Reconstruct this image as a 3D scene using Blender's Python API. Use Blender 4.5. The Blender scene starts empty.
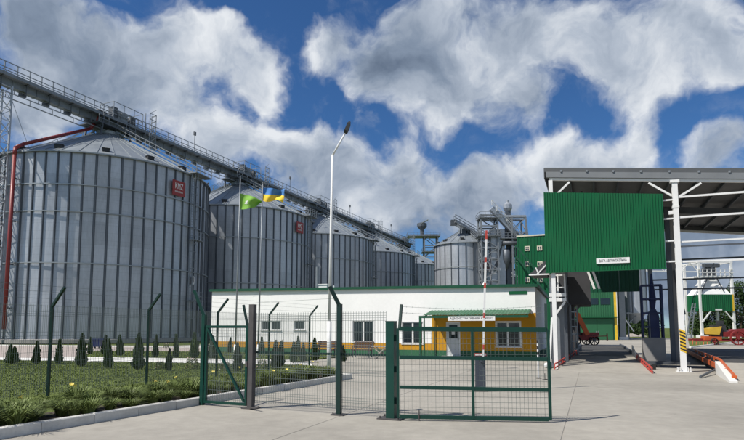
import bpy, math, random
from mathutils import Vector, Matrix
random.seed(7)
sc = bpy.context.scene
col = sc.collection
R = math.radians

# ------------------------------------------------------------------ camera
CAM_H = 1.75
FPX, PCX, PCY = 541.0, 372.0, 279.0            # focal length / principal point in photo pixels (744 x 440)
TILT = math.atan(49.0 / FPX)
cam = bpy.data.cameras.new('camera')
cam.sensor_width = 36.0
cam.lens = FPX / 744.0 * 36.0
cam.shift_y = (PCY - 220.0) / 744.0
cam.clip_start, cam.clip_end = 0.1, 6000.0
camo = bpy.data.objects.new('camera', cam)
col.objects.link(camo)
camo.location = (0, 0, CAM_H)
camo.rotation_euler = (R(90) + TILT, 0, 0)
sc.camera = camo

# ------------------------------------------------------------------ light
SUN_EL, SUN_HEAD = R(51), R(66)                # heading = direction the light travels, clockwise from +Y
sun_dir = Vector((math.sin(SUN_HEAD) * math.cos(SUN_EL), math.cos(SUN_HEAD) * math.cos(SUN_EL), -math.sin(SUN_EL)))
sl = bpy.data.lights.new('sun', 'SUN')
sl.energy, sl.angle, sl.color = 4.7, R(0.53), (1.0, 0.95, 0.87)
so = bpy.data.objects.new('sun', sl)
col.objects.link(so)
so.rotation_euler = sun_dir.to_track_quat('-Z', 'Y').to_euler()
so.location = (-60, -30, 90)
sc.view_settings.view_transform = 'Standard'
sc.view_settings.look = 'None'
sc.view_settings.exposure = 0.22
sc.view_settings.gamma = 1.0
sc.view_settings.use_curve_mapping = False
sc.cycles.max_bounces = 6
sc.cycles.diffuse_bounces = 2
sc.cycles.glossy_bounces = 3
sc.cycles.use_denoising = True


def ray(px, py):
    u, v = (px - PCX) / FPX, (PCY - py) / FPX
    return Vector((u, math.cos(TILT) - v * math.sin(TILT), math.sin(TILT) + v * math.cos(TILT)))


def G(px, py, z=0.0):
    d = ray(px, py)
    k = (z - CAM_H) / d.z
    return Vector((d.x * k, d.y * k, z))


def AT(px, py, Y):
    d = ray(px, py)
    k = Y / d.y
    return Vector((d.x * k, Y, CAM_H + d.z * k))


# ------------------------------------------------------------------ sky with clouds
world = bpy.data.worlds.new('World')
sc.world = world
world.use_nodes = True
wt = world.node_tree
wt.nodes.clear()


class NT:
    """small helper for building node trees"""
    def __init__(s, t): s.t = t

    def n(s, typ, **kw):
        o = s.t.nodes.new(typ)
        for k, v in kw.items():
            setattr(o, k, v)
        return o

    def put(s, sock, v):
        if isinstance(v, bpy.types.NodeSocket):
            s.t.links.new(v, sock)
        else:
            sock.default_value = v

    def m(s, op, a, b=0.0, c=0.0, clamp=False):
        o = s.n('ShaderNodeMath', operation=op, use_clamp=clamp)
        s.put(o.inputs[0], a); s.put(o.inputs[1], b); s.put(o.inputs[2], c)
        return o.outputs[0]

    def vm(s, op, a, b=(0, 0, 0), scale=1.0):
        o = s.n('ShaderNodeVectorMath', operation=op)
        s.put(o.inputs[0], a)
        if op == 'SCALE':
            s.put(o.inputs['Scale'], scale)
        else:
            s.put(o.inputs[1], b)
        return o.outputs['Value'] if op in ('DISTANCE', 'LENGTH', 'DOT_PRODUCT') else o.outputs[0]

    def noise(s, vec, scale, detail=4.0, rough=0.5, dist=0.0):
        o = s.n('ShaderNodeTexNoise')
        s.put(o.inputs['Vector'], vec)
        o.inputs['Scale'].default_value = scale
        o.inputs['Detail'].default_value = detail
        o.inputs['Roughness'].default_value = rough
        o.inputs['Distortion'].default_value = dist
        return o.outputs['Fac']

    def step(s, x, a, b, lo=0.0, hi=1.0, smooth=True):
        o = s.n('ShaderNodeMapRange', interpolation_type='SMOOTHSTEP' if smooth else 'LINEAR')
        s.put(o.inputs['Value'], x)
        s.put(o.inputs['From Min'], a); s.put(o.inputs['From Max'], b)
        s.put(o.inputs['To Min'], lo); s.put(o.inputs['To Max'], hi)
        return o.outputs[0]

    def mix(s, f, a, b, blend='MIX'):
        o = s.n('ShaderNodeMix', data_type='RGBA', blend_type=blend)
        s.put(o.inputs[0], f); s.put(o.inputs[6], a); s.put(o.inputs[7], b)
        return o.outputs[2]


w = NT(wt)
sky = w.n('ShaderNodeTexSky', sky_type='NISHITA')
sky.sun_disc = False
sky.sun_elevation = SUN_EL
sky.sun_rotation = R(246)
sky.altitude = 0
sky.air_density = 1.0
sky.dust_density = 0.0
sky.ozone_density = 5.0
bg_sky = w.n('ShaderNodeBackground')
tc = w.n('ShaderNodeTexCoord')
dirv = w.vm('NORMALIZE', tc.outputs['Generated'])
bg_sky.inputs['Strength'].default_value = 0.074
wt.links.new(w.mix(1.0, sky.outputs[0], (0.50, 0.80, 1.08, 1.0), 'MULTIPLY'), bg_sky.inputs['Color'])

# main cumulus masses (photo pixel, radius in pixels, weight); everywhere else noise carries the cloud cover on
BLOBS = [(40, 25, 75, 1.0), (120, 70, 80, 1.0), (175, 35, 50, 0.85), (25, 110, 70, 0.9), (185, 95, 48, 0.85), (205, 120, 36, 0.6),
         (248, 64, 42, 1.0), (228, 45, 26, 0.75), (250, 90, 24, 0.7),
         (225, 150, 56, 1.0), (285, 150, 52, 0.95), (330, 185, 62, 1.0), (400, 200, 70, 0.9), (395, 160, 30, 0.75),
         (330, 45, 50, 0.85), (385, 75, 60, 0.95), (450, 85, 60, 0.9), (515, 110, 42, 0.85), (420, 20, 70, 0.8),
         (520, 30, 80, 0.9), (600, 40, 75, 0.95), (680, 30, 90, 0.95), (640, 88, 45, 0.75), (740, 60, 50, 0.8),
         (500, 185, 55, 0.9), (565, 160, 45, 0.85), (625, 150, 42, 0.8), (650, 135, 22, 0.5), (725, 155, 38, 0.9),
         (470, 230, 60, 0.7), (620, 230, 120, 0.7), (715, 235, 80, 0.85), (700, 280, 70, 1.0), (640, 300, 70, 0.9), (760, 300, 70, 0.9)]
warp = w.n('ShaderNodeTexNoise')
wt.links.new(dirv, warp.inputs['Vector'])
warp.inputs['Scale'].default_value = 7.0
warp.inputs['Detail'].default_value = 5.0
woff = w.vm('SCALE', w.vm('SUBTRACT', warp.outputs['Color'], (0.5, 0.5, 0.5)), scale=0.16)
dw = w.vm('ADD', dirv, woff)
tot = None
for (bx, by, br, ba) in BLOBS:
    d = ray(bx, by).normalized()
    rr = br / FPX * (d.y ** 1.3)
    dist = w.vm('DISTANCE', dw, tuple(d))
    g = w.step(dist, rr * 1.45, 0.0, 0.0, ba)
    inv = w.m('SUBTRACT', 1.0, g)
    tot = inv if tot is None else w.m('MULTIPLY', tot, inv)
tot = w.m('SUBTRACT', 1.0, tot)
centre = ray(372, 110).normalized()
outside = w.step(w.vm('DISTANCE', dirv, tuple(centre)), 0.66, 0.95)
lowf = w.noise(dirv, 2.6, 3.0, 0.5)
low = w.m('MULTIPLY', w.step(lowf, 0.35, 0.62, 0.0, 0.95), outside)
tot = w.m('MAXIMUM', tot, low)
fb1 = w.noise(dw, 6.5, 9.0, 0.56)
fb2 = w.noise(dw, 21.0, 7.0, 0.6)
nz = w.m('ADD', w.m('MULTIPLY', w.m('SUBTRACT', fb1, 0.5), 1.15), w.m('MULTIPLY', w.m('SUBTRACT', fb2, 0.5), 0.30))
dens = w.m('ADD', tot, nz)
mask = w.step(dens, 0.44, 0.80)
wisp = w.m('MULTIPLY', w.step(w.noise(dw, 9.0, 8.0, 0.62), 0.52, 0.82), 0.28)
mask = w.m('MAXIMUM', mask, wisp)
# light and dark within the clouds: thick middles and undersides are grey, rims and tops white
sv = w.vm('ADD', dw, tuple(Vector((-0.028, -0.004, 0.036))))
fb1s = w.noise(sv, 6.5, 6.0, 0.56)
fb2s = w.noise(sv, 21.0, 4.0, 0.6)
relief = w.m('ADD', w.m('SUBTRACT', fb1, fb1s), w.m('MULTIPLY', w.m('SUBTRACT', fb2, fb2s), 0.12))
thick = w.step(w.m('ADD', tot, w.m('MULTIPLY', w.m('SUBTRACT', w.noise(dw, 5.0, 3.0, 0.5), 0.5), 1.1)), 0.50, 1.25)
patch = w.step(w.noise(dirv, 3.3, 3.0, 0.5), 0.36, 0.66)
lit = w.m('ADD', w.m('SUBTRACT', 0.90, w.m('MULTIPLY', thick, w.m('ADD', 0.22, w.m('MULTIPLY', patch, 0.36)))),
          w.m('MULTIPLY', relief, 1.15))
dk = None
for (bx, by, br, ba) in [(30, 40, 95, 0.30), (90, 110, 90, 0.20), (0, 130, 80, 0.22), (520, 25, 70, 0.10), (440, 225, 90, 0.28), (390, 15, 60, 0.08), (690, 50, 70, 0.06), (710, 265, 80, 0.30), (320, 200, 70, 0.16)]:
    d = ray(bx, by).normalized()
    g = w.step(w.vm('DISTANCE', dw, tuple(d)), br / FPX * 1.4, 0.0, 0.0, ba)
    dk = g if dk is None else w.m('MAXIMUM', dk, g)
lit = w.m('SUBTRACT', lit, dk)
lit = w.m('MAXIMUM', w.m('MINIMUM', lit, 1.0), 0.10)
ramp = w.n('ShaderNodeValToRGB')
cr = ramp.color_ramp
cr.elements[0].position = 0.08; cr.elements[0].color = (0.105, 0.148, 0.225, 1)
cr.elements[1].position = 0.98; cr.elements[1].color = (0.85, 0.885, 0.93, 1)
e = cr.elements.new(0.40); e.color = (0.245, 0.31, 0.415, 1)
e = cr.elements.new(0.70); e.color = (0.49, 0.555, 0.655, 1)
wt.links.new(lit, ramp.inputs[0])
bg_cl = w.n('ShaderNodeBackground')
bg_cl.inputs['Strength'].default_value = 0.80
wt.links.new(ramp.outputs[0], bg_cl.inputs['Color'])
mxs = w.n('ShaderNodeMixShader')
wt.links.new(mask, mxs.inputs[0])
wt.links.new(bg_sky.outputs[0], mxs.inputs[1])
wt.links.new(bg_cl.outputs[0], mxs.inputs[2])
wo = w.n('ShaderNodeOutputWorld')
wt.links.new(mxs.outputs[0], wo.inputs['Surface'])


# ------------------------------------------------------------------ materials
def M(name, c, rough=0.6, metal=0.0, var=0.15, scale=2.0, bump=0.0, bscale=25.0, rand=0.0, spec=0.4, fine=0.0, fscale=60.0, stretch=None, laps=0.0, broad=0.0):
    m = bpy.data.materials.new(name)
    m.use_nodes = True
    t = NT(m.node_tree)
    b = m.node_tree.nodes['Principled BSDF']
    b.inputs['Roughness'].default_value = rough
    b.inputs['Metallic'].default_value = metal
    b.inputs['Specular IOR Level'].default_value = spec
    pos = t.n('ShaderNodeNewGeometry').outputs['Position']
    if stretch:
        mp = t.n('ShaderNodeMapping')
        mp.inputs['Scale'].default_value = stretch
        m.node_tree.links.new(pos, mp.inputs['Vector'])
        pos = mp.outputs[0]
    f = t.step(t.noise(pos, scale, 6.0, 0.6), 0.25, 0.75, 1 - var, 1 + var, False)
    if fine:
        f = t.m('MULTIPLY', f, t.step(t.noise(pos, fscale, 3.0, 0.6), 0.25, 0.75, 1 - fine, 1 + fine, False))
    if broad:
        f = t.m('MULTIPLY', f, t.step(t.noise(pos, 0.11, 3.0, 0.55, 0.6), 0.3, 0.7, 1 - broad, 1 + broad, False))
        # dirty drip spots and tyre scuffs
        sp = t.step(t.noise(pos, 1.7, 8.0, 0.7, 0.8), 0.62, 0.74, 1.0, 0.80)
        f = t.m('MULTIPLY', f, sp)
    if laps:
        zz = t.n('ShaderNodeSeparateXYZ'); m.node_tree.links.new(t.n('ShaderNodeNewGeometry').outputs['Position'], zz.inputs[0])
        fr = t.m('FRACT', t.m('DIVIDE', zz.outputs[2], laps))
        f = t.m('MULTIPLY', f, t.step(fr, 0.0, 0.10, 0.86, 1.0))
    if rand:
        oi = t.n('ShaderNodeObjectInfo').outputs['Random']
        f = t.m('MULTIPLY', f, t.step(oi, 0, 1, 1 - rand, 1 + rand, False))
    cc = t.vm('SCALE', tuple(c), scale=f)
    m.node_tree.links.new(cc, b.inputs['Base Color'])
    rr = t.step(t.noise(pos, scale * 1.7, 4.0, 0.6), 0.25, 0.75, max(0.05, rough - 0.1), min(1, rough + 0.1), False)
    m.node_tree.links.new(rr, b.inputs['Roughness'])
    if bump:
        bn = t.n('ShaderNodeBump')
        bn.inputs['Strength'].default_value = bump
        bn.inputs['Distance'].default_value = 0.02
        m.node_tree.links.new(t.noise(pos, bscale, 5.0, 0.6), bn.inputs['Height'])
        m.node_tree.links.new(bn.outputs[0], b.inputs['Normal'])
    return m


MT = {}
MT['galv'] = M('galvanised_sheet', (0.41, 0.435, 0.47), 0.45, 0.5, 0.14, 0.35, rand=0.11, fine=0.10, fscale=5.0, stretch=(1, 1, 0.22), laps=0.92)
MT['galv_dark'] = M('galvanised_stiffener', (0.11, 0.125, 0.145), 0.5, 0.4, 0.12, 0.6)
MT['galv_roof'] = M('galvanised_roof', (0.30, 0.33, 0.35), 0.5, 0.55, 0.12, 0.5, rand=0.10)
MT['steel'] = M('galvanised_steelwork', (0.24, 0.26, 0.28), 0.5, 0.4, 0.15, 1.5)
MT['conv'] = M('weathered_conveyor', (0.20, 0.22, 0.24), 0.55, 0.4, 0.2, 0.8, rand=0.12)
MT['steel_dark'] = M('dark_steelwork', (0.09, 0.10, 0.115), 0.55, 0.3, 0.2, 1.5)
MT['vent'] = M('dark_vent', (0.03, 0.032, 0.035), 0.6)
MT['red'] = M('red_paint', (0.22, 0.03, 0.03), 0.45, 0, 0.15, 1.2)
MT['red_sign'] = M('red_sign', (0.27, 0.035, 0.03), 0.45)
MT['white'] = M('white_paint', (0.72, 0.72, 0.71), 0.5, 0, 0.07, 1.4)
MT['wall'] = M('white_render', (0.85, 0.845, 0.83), 0.85, 0, 0.05, 0.5, bump=0.25, bscale=40, fine=0.03, fscale=6.0)
MT['yellow'] = M('yellow_render', (0.52, 0.255, 0.010), 0.8, 0, 0.08, 0.8, bump=0.2, bscale=40)
MT['plinth'] = M('green_plinth', (0.025, 0.115, 0.055), 0.7, 0, 0.12, 1.0)
MT['green'] = M('green_cladding', (0.005, 0.095, 0.033), 0.42, 0, 0.07, 0.6, rand=0.03, spec=0.35)
MT['green_far'] = M('haze_green_cladding', (0.022, 0.115, 0.05), 0.5, 0, 0.08, 0.6, rand=0.03)  # hangar green made lighter, distance haze put into the colour
MT['green_trim'] = M('dark_green_trim', (0.008, 0.07, 0.035), 0.45, 0, 0.12, 1.0)
MT['fence'] = M('green_fence_paint', (0.004, 0.043, 0.031), 0.42, 0, 0.14, 3.0)
MT['fence_dark'] = M('dark_fence_paint', (0.006, 0.026, 0.021), 0.45, 0, 0.14, 3.0)
MT['wire'] = M('fence_wire', (0.15, 0.18, 0.17), 0.5, 0.2, 0.1, 3.0)
MT['post_grey'] = M('weathered_post', (0.075, 0.07, 0.07), 0.6, 0.1, 0.25, 5.0)
MT['glass'] = M('window_glass', (0.012, 0.016, 0.022), 0.08, 0, 0.3, 0.6, spec=0.8)
MT['pvc'] = M('white_frame', (0.74, 0.74, 0.73), 0.4, 0, 0.04, 2.0)
MT['door'] = M('door_panel', (0.55, 0.57, 0.58), 0.45, 0, 0.06, 2.0)
MT['concrete'] = M('concrete', (0.32, 0.30, 0.262), 0.88, 0, 0.18, 0.33, broad=0.12, bump=0.22, bscale=14, rand=0.05, fine=0.10, fscale=3.5, spec=0.25)
MT['joint'] = M('joint_filler', (0.27, 0.25, 0.22), 0.95, 0, 0.25, 1.0)
MT['kerb'] = M('kerb_concrete', (0.55, 0.54, 0.51), 0.88, 0, 0.15, 1.6, bump=0.2, rand=0.08, fine=0.08, fscale=20)
MT['kerb_white'] = M('white_kerb', (0.66, 0.65, 0.62), 0.85, 0, 0.10, 1.0, rand=0.05)
MT['paver'] = M('pale_paver', (0.36, 0.31, 0.28), 0.9, 0, 0.12, 0.8, fine=0.08, fscale=9)
MT['grass'] = M('lawn_green', (0.105, 0.135, 0.036), 0.9, 0, 0.22, 0.5, bump=0.3, bscale=30, fine=0.12, fscale=7, spec=0.15)
MT['blade'] = M('grass_blade', (0.112, 0.145, 0.038), 0.8, 0, 0.22, 0.6, fine=0.18, fscale=12, spec=0.15)
MT['soil'] = M('soil', (0.075, 0.06, 0.045), 0.95, 0, 0.35, 2.0, bump=0.8, bscale=20)
MT['lily'] = M('lily_leaf', (0.115, 0.15, 0.04), 0.6, 0, 0.35, 2.5, rand=0.25, spec=0.3)
MT['petal'] = M('yellow_petal', (0.80, 0.66, 0.16), 0.6, 0, 0.12, 9.0)
MT['petal_pale'] = M('pale_petal', (0.75, 0.55, 0.50), 0.6, 0, 0.12, 9.0)
MT['thuja'] = M('thuja_leaf', (0.055, 0.088, 0.03), 0.8, 0, 0.35, 3.0, rand=0.22, fine=0.35, fscale=16, spec=0.2)
MT['leaf'] = M('tree_leaf', (0.030, 0.058, 0.016), 0.8, 0, 0.40, 0.6, rand=0.2, fine=0.3, fscale=3.0, spec=0.2)
MT['bark'] = M('bark', (0.07, 0.05, 0.035), 0.9, 0, 0.3, 6.0)
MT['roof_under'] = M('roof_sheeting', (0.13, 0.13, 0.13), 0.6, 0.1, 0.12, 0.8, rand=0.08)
MT['fascia'] = M('grey_fascia', (0.10, 0.105, 0.11), 0.5, 0.2, 0.12, 1.0)
MT['fascia_lt'] = M('grey_gutter', (0.19, 0.20, 0.21), 0.5, 0.2, 0.12, 1.0)
MT['cabin'] = M('grey_cabin', (0.055, 0.055, 0.06), 0.55, 0.1, 0.12, 1.5)
MT['pedestal'] = M('grey_pedestal', (0.30, 0.29, 0.28), 0.85, 0, 0.14, 1.2, bump=0.15)
MT['blue_dark'] = M('dark_blue_paint', (0.012, 0.022, 0.09), 0.5, 0.0, 0.2, 1.5)
MT['blue_bin'] = M('blue_bin', (0.008, 0.018, 0.09), 0.5)
MT['orange'] = M('orange_paint', (0.50, 0.10, 0.025), 0.5, 0, 0.14, 2.0)
MT['redwhite'] = M('signal_red', (0.45, 0.06, 0.045), 0.5, 0, 0.12, 3.0)
MT['black'] = M('black_rubber', (0.018, 0.018, 0.018), 0.7, 0, 0.2, 4.0)
MT['haz_y'] = M('hazard_yellow', (0.70, 0.45, 0.03), 0.5)
MT['deck'] = M('dark_deck', (0.065, 0.063, 0.06), 0.75, 0.1, 0.25, 0.9, fine=0.1, fscale=6)
MT['flag_green'] = M('green_flag', (0.20, 0.42, 0.06), 0.8, 0, 0.08, 2.0)
MT['flag_blue'] = M('blue_flag', (0.07, 0.21, 0.52), 0.8, 0, 0.08, 2.0)
MT['flag_yellow'] = M('yellow_flag', (0.84, 0.58, 0.05), 0.8, 0, 0.08, 2.0)
MT['wood'] = M('bench_wood', (0.085, 0.045, 0.032), 0.7, 0, 0.25, 6.0)
MT['ink'] = M('dark_lettering', (0.03, 0.04, 0.05), 0.6)
MT['barrier'] = M('barrier_cabinet', (0.055, 0.065, 0.085), 0.5, 0.1, 0.1, 2.0)
MT['cream'] = M('cream_frame', (0.62, 0.58, 0.45), 0.6)
MT['tank'] = M('tank_yellow', (0.55, 0.36, 0.04), 0.5)
MT['machine_red'] = M('machine_red', (0.20, 0.022, 0.022), 0.5, 0, 0.2, 2.0)
MT['rubble'] = M('rubble', (0.32, 0.29, 0.26), 0.9, 0, 0.3, 1.5, bump=0.4)
MT['far_grass'] = M('far_grass', (0.085, 0.11, 0.03), 0.95, 0, 0.35, 0.15, fine=0.2, fscale=2.0, spec=0.1)


# ------------------------------------------------------------------ mesh building
class MB:
    def __init__(s): s.v, s.f = [], []

    def quad(s, *p):
        k = len(s.v); s.v += [tuple(q) for q in p]; s.f.append(tuple(range(k, k + len(p)))); return s

    def box(s, x0, x1, y0, y1, z0, z1):
        k = len(s.v)
        s.v += [(x0, y0, z0), (x1, y0, z0), (x1, y1, z0), (x0, y1, z0), (x0, y0, z1), (x1, y0, z1), (x1, y1, z1), (x0, y1, z1)]
        s.f += [tuple(k + i for i in q) for q in ((3, 2, 1, 0), (4, 5, 6, 7), (0, 1, 5, 4), (1, 2, 6, 5), (2, 3, 7, 6), (3, 0, 4, 7))]
        return s

    def beam(s, p, q, w, h=None, up=(0, 0, 1)):
        h = w if h is None else h
        p, q = Vector(p), Vector(q)
        d = (q - p).normalized()
        u = Vector(up)
        if abs(d.dot(u)) > 0.98: u = Vector((1, 0, 0))
        a = d.cross(u).normalized(); b = a.cross(d).normalized()
        k = len(s.v)
        for c in (p, q):
            for (i, j) in ((-1, -1), (1, -1), (1, 1), (-1, 1)):
                s.v.append(tuple(c + a * (i * w / 2) + b * (j * h / 2)))
        s.f += [tuple(k + i for i in q) for q in ((0, 1, 2, 3), (7, 6, 5, 4), (1, 0, 4, 5), (2, 1, 5, 6), (3, 2, 6, 7), (0, 3, 7, 4))]
        return s

    def tube(s, p, q, r0, r1=None, n=8, caps=True):
        r1 = r0 if r1 is None else r1
        p, q = Vector(p), Vector(q)
        d = (q - p).normalized()
        u = Vector((0, 0, 1)) if abs(d.z) < 0.95 else Vector((1, 0, 0))
        a = d.cross(u).normalized(); b = a.cross(d).normalized()
        k = len(s.v)
        for c, r in ((p, r0), (q, r1)):
            for i in range(n):
                t = 2 * math.pi * i / n
                s.v.append(tuple(c + a * (r * math.cos(t)) + b * (r * math.sin(t))))
        for i in range(n):
            j = (i + 1) % n
            s.f.append((k + j, k + i, k + n + i, k + n + j))
        if caps:
            s.f.append(tuple(k + i for i in range(n)))
            s.f.append(tuple(k + n + n - 1 - i for i in range(n)))
        return s

    def path(s, pts, r, n=8):
        for a, b in zip(pts[:-1], pts[1:]):
            s.tube(a, b, r, None, n)
        return s

    def prism(s, pts, z0, z1):
        """polygon in x,y (counter-clockwise) extruded in z"""
        n = len(pts); k = len(s.v)
        s.v += [(p[0], p[1], z0) for p in pts] + [(p[0], p[1], z1) for p in pts]
        s.f.append(tuple(k + n - 1 - i for i in range(n)))
        s.f.append(tuple(k + n + i for i in range(n)))
        for i in range(n):
            j = (i + 1) % n
            s.f.append((k + i, k + j, k + n + j, k + n + i))
        return s

    def prism_y(s, pts, y0, y1):
        """polygon in x,z extruded in y"""
        n = len(pts); k = len(s.v)
        s.v += [(p[0], y0, p[1]) for p in pts] + [(p[0], y1, p[1]) for p in pts]
        s.f.append(tuple(k + i for i in range(n)))
        s.f.append(tuple(k + n + n - 1 - i for i in range(n)))
        for i in range(n):
            j = (i + 1) % n
            s.f.append((k + j, k + i, k + n + i, k + n + j))
        return s

    def lathe(s, prof, n=24, cx=0, cy=0, cap=True):
        k = len(s.v)
        for (r, z) in prof:
            for i in range(n):
                t = 2 * math.pi * i / n
                s.v.append((cx + r * math.cos(t), cy + r * math.sin(t), z))
        for a in range(len(prof) - 1):
            for i in range(n):
                j = (i + 1) % n
                s.f.append((k + a * n + i, k + a * n + j, k + (a + 1) * n + j, k + (a + 1) * n + i))
        if cap:
            s.f.append(tuple(k + n - 1 - i for i in range(n)))
            s.f.append(tuple(k + (len(prof) - 1) * n + i for i in range(n)))
        return s

    def mesh(s, name, mat, smooth=False):
        me = bpy.data.meshes.new(name)
        me.from_pydata(s.v, [], s.f)
        me.materials.append(MT[mat])
        if smooth:
            for p in me.polygons: p.use_smooth = True
        me.update()
        return me

    def build(s, name, mat, parent=None, loc=(0, 0, 0), rz=0.0, smooth=False, **props):
        return inst(name, s.mesh(name, mat, smooth), parent, loc, rz, **props)


def inst(name, me, parent=None, loc=(0, 0, 0), rz=0.0, rot=None, scale=None, **props):
    o = bpy.data.objects.new(name, me)
    col.objects.link(o)
    o.location = loc
    o.rotation_euler = rot if rot else (0, 0, rz)
    if scale: o.scale = scale
    if parent: o.parent = parent
    for k, v in props.items():
        o[k] = v
    return o


def thing(name, label, cat, loc=(0, 0, 0), rz=0.0, group=None):
    o = bpy.data.objects.new(name, None)
    col.objects.link(o)
    o.empty_display_size = 0.2
    o.location = loc
    o.rotation_euler = (0, 0, rz)
    o['label'] = label
    o['category'] = cat
    if group: o['group'] = group
    return o


def copy_tree(o, parent=None):
    c = o.copy()
    col.objects.link(c)
    c.parent = parent
    for ch in list(o.children):
        copy_tree(ch, c)
    return c


def text_mesh(name, body, size, mat, extrude=0.004, align='CENTER', width=None):
    cu = bpy.data.curves.new(name, 'FONT')
    cu.body = body
    cu.size = size
    cu.extrude = extrude
    cu.align_x = align
    cu.align_y = 'CENTER'
    to = bpy.data.objects.new(name + '_tmp', cu)
    col.objects.link(to)
    dg = bpy.context.evaluated_depsgraph_get()
    me = bpy.data.meshes.new_from_object(to.evaluated_get(dg))
    bpy.data.objects.remove(to)
    me.name = name
    me.materials.clear()
    me.materials.append(MT[mat])
    if width and len(me.vertices):
        xs = [v.co.x for v in me.vertices]
        k = width / (max(xs) - min(xs))
        for v in me.vertices: v.co.x *= k
    return me


class Frame:
    """a vertical front plane turned by deg from the picture plane; local x along the front, y into depth"""
    def __init__(s, o, deg):
        s.o = Vector((o[0], o[1], 0)); s.deg = deg
        a = R(deg)
        s.r = Vector((math.cos(a), -math.sin(a), 0)); s.d = Vector((math.sin(a), math.cos(a), 0))

    def front(s, px, py, dd=0.0):
        d = ray(px, py); o = s.o + s.d * dd
        k = (o.x * s.d.x + o.y * s.d.y) / (d.x * s.d.x + d.y * s.d.y)
        p = Vector((d.x * k, d.y * k, 0)) - o
        return p.dot(s.r), CAM_H + d.z * k

    def local(s, p):
        q = Vector((p[0], p[1], 0)) - s.o
        return q.dot(s.r), q.dot(s.d)

    def W(s, x, y, z=0.0):
        return s.o + s.r * x + s.d * y + Vector((0, 0, z))

    def root(s, name, label, cat, group=None):
        return thing(name, label, cat, s.o, -R(s.deg), group)


FO = Frame(G(537, 358.5), 22)         # office front, origin at its right corner
FC = Frame(G(684, 372), 22)           # weigh canopy front, origin at the right front column


# ================================================================== THE SETTING
def structure(name, mb, mat, label=None):
    o = mb.build(name, mat)
    o['kind'] = 'structure'
    o['label'] = label or name.replace('_', ' ')
    return o


g = MB()
g.quad((-2500, -300, -0.10), (2500, -300, -0.10), (2500, 4500, -0.10), (-2500, 4500, -0.10))
structure('ground', g, 'far_grass', 'wide grassy ground reaching the horizon')

FY = Frame((0, 0), 22)
g = MB()
g.prism([FY.W(-34, -12)[:2], FY.W(60, -12)[:2], FY.W(60, 105)[:2], FY.W(-34, 105)[:2]], -0.09, -0.008)
yard = structure('yard', g, 'joint', 'light concrete yard of cast slabs with dark joints')
SW, SL = 4.2, 6.0
slab_v = []
for k in range(4):
    b = MB()
    c = 0.006
    b.v = []
    gx, gy = SW / 2 - 0.006, SL / 2 - 0.006
    lo = [(-gx, -gy, -0.02), (gx, -gy, -0.02), (gx, gy, -0.02), (-gx, gy, -0.02)]
    mi = [(x, y, -c) for x, y, _ in lo]
    hi = [(x * (1 - c / gx), y * (1 - c / gy), 0.0) for x, y, _ in lo]
    b.v = lo + mi + hi
    for a in (0, 4):
        for i in range(4):
            j = (i + 1) % 4
            b.f.append((a + i, a + j, a + 4 + j, a + 4 + i))
    b.f.append((8, 9, 10, 11))
    slab_v.append(b.mesh('concrete_slab', 'concrete'))
nslab = 0
far_slab = MB()
for i in range(-9, 14):
    for j in range(-2, 18):
        c = FY.W(i * SW + 1.6, j * SL + 2.4)
        dist = c.length
        if c.y < -8: continue
        # left of the kerb line is lawn, right of it yard
        side = (c.x + 4.0) * 0.892 - (c.y - 12.6) * 0.451
        if side < -3.9 and c.y < 25: continue
        seen = c.y > 2 and abs(c.x) < c.y * 0.78 + 7
        if dist < 62 and seen and nslab < 290:
            inst('concrete_slab', slab_v[nslab % 4], yard, c + Vector((0, 0, random.uniform(-0.0015, 0.0))), -R(22))
            nslab += 1
        else:
            x, y = i * SW + 1.6, j * SL + 2.4
            far_slab.prism([FY.W(x + sx * (SW / 2 - .012), y + sy * (SL / 2 - .012))[:2] for sx, sy in ((-1, -1), (1, -1), (1, 1), (-1, 1))], -0.02, -0.003)
o = far_slab.build('far_slabs', 'concrete', yard)
o['kind'] = 'stuff'

# kerb line between yard and flower bed
KD = Vector((0.451, 0.892, 0)).normalized()
KN = Vector((-KD.y, KD.x, 0))                       # towards the lawn
KO = Vector((-4.0, 12.6, 0))


def K(t, off=0.0, z=0.0):
    return KO + KD * t + KN * off + Vector((0, 0, z))


KEND = 7.2
WALK_A, WALK_D = Vector((-3.3, 25.3, 0)), Vector((-0.97, 0.225, 0)).normalized()   # front edge of the footpath
WN = Vector((-WALK_D.y, WALK_D.x, 0))
if WN.y < 0: WN = -WN


def WK(t, off=0.0, z=0.0):
    return WALK_A + WALK_D * t + WN * off + Vector((0, 0, z))


LAWN = [K(-26), K(KEND), K(KEND + 0.8, 0.5), Vector((-2.6, 24.6, 0)), WK(0), WK(60), Vector((-60, 0, 0))]
g = MB(); g.prism([p[:2] for p in LAWN], -0.08, 0.05)
structure('lawn', g, 'grass', 'green mown lawn behind the mesh fence')
LAWN2 = [WK(14.2, 2.4), WK(1.2, 2.4), Vector((-1.2, 34.6, 0)), Vector((-11.6, 38.9, 0)), Vector((-20.5, 40.5, 0))]
LAWN2 = LAWN2[::-1]
if sum(a.x * b.y - b.x * a.y for a, b in zip(LAWN2, LAWN2[1:] + LAWN2[:1])) < 0: LAWN2 = LAWN2[::-1]
g = MB(); g.prism([p[:2] for p in LAWN2], -0.08, 0.06)
structure('back_lawn', g, 'grass', 'strip of lawn between footpath and white office')
g = MB()
g.prism([WK(60)[:2], WK(60, 2.25)[:2], WK(0.4, 2.25)[:2], WK(-0.6)[:2]], -0.08, 0.03)
g.f = [tuple(reversed(q)) for q in g.f]
structure('footpath', g, 'kerb_white', 'pale concrete footpath across the lawn')
g = MB()
g.prism([WK(60, 2.4)[:2], WK(60, 21)[:2], Vector((-14, 52, 0))[:2], Vector((-12, 39.2, 0))[:2], WK(14.3, 2.4)[:2]], -0.085, 0.012)
g.f = [tuple(reversed(q)) for q in g.f]
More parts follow.
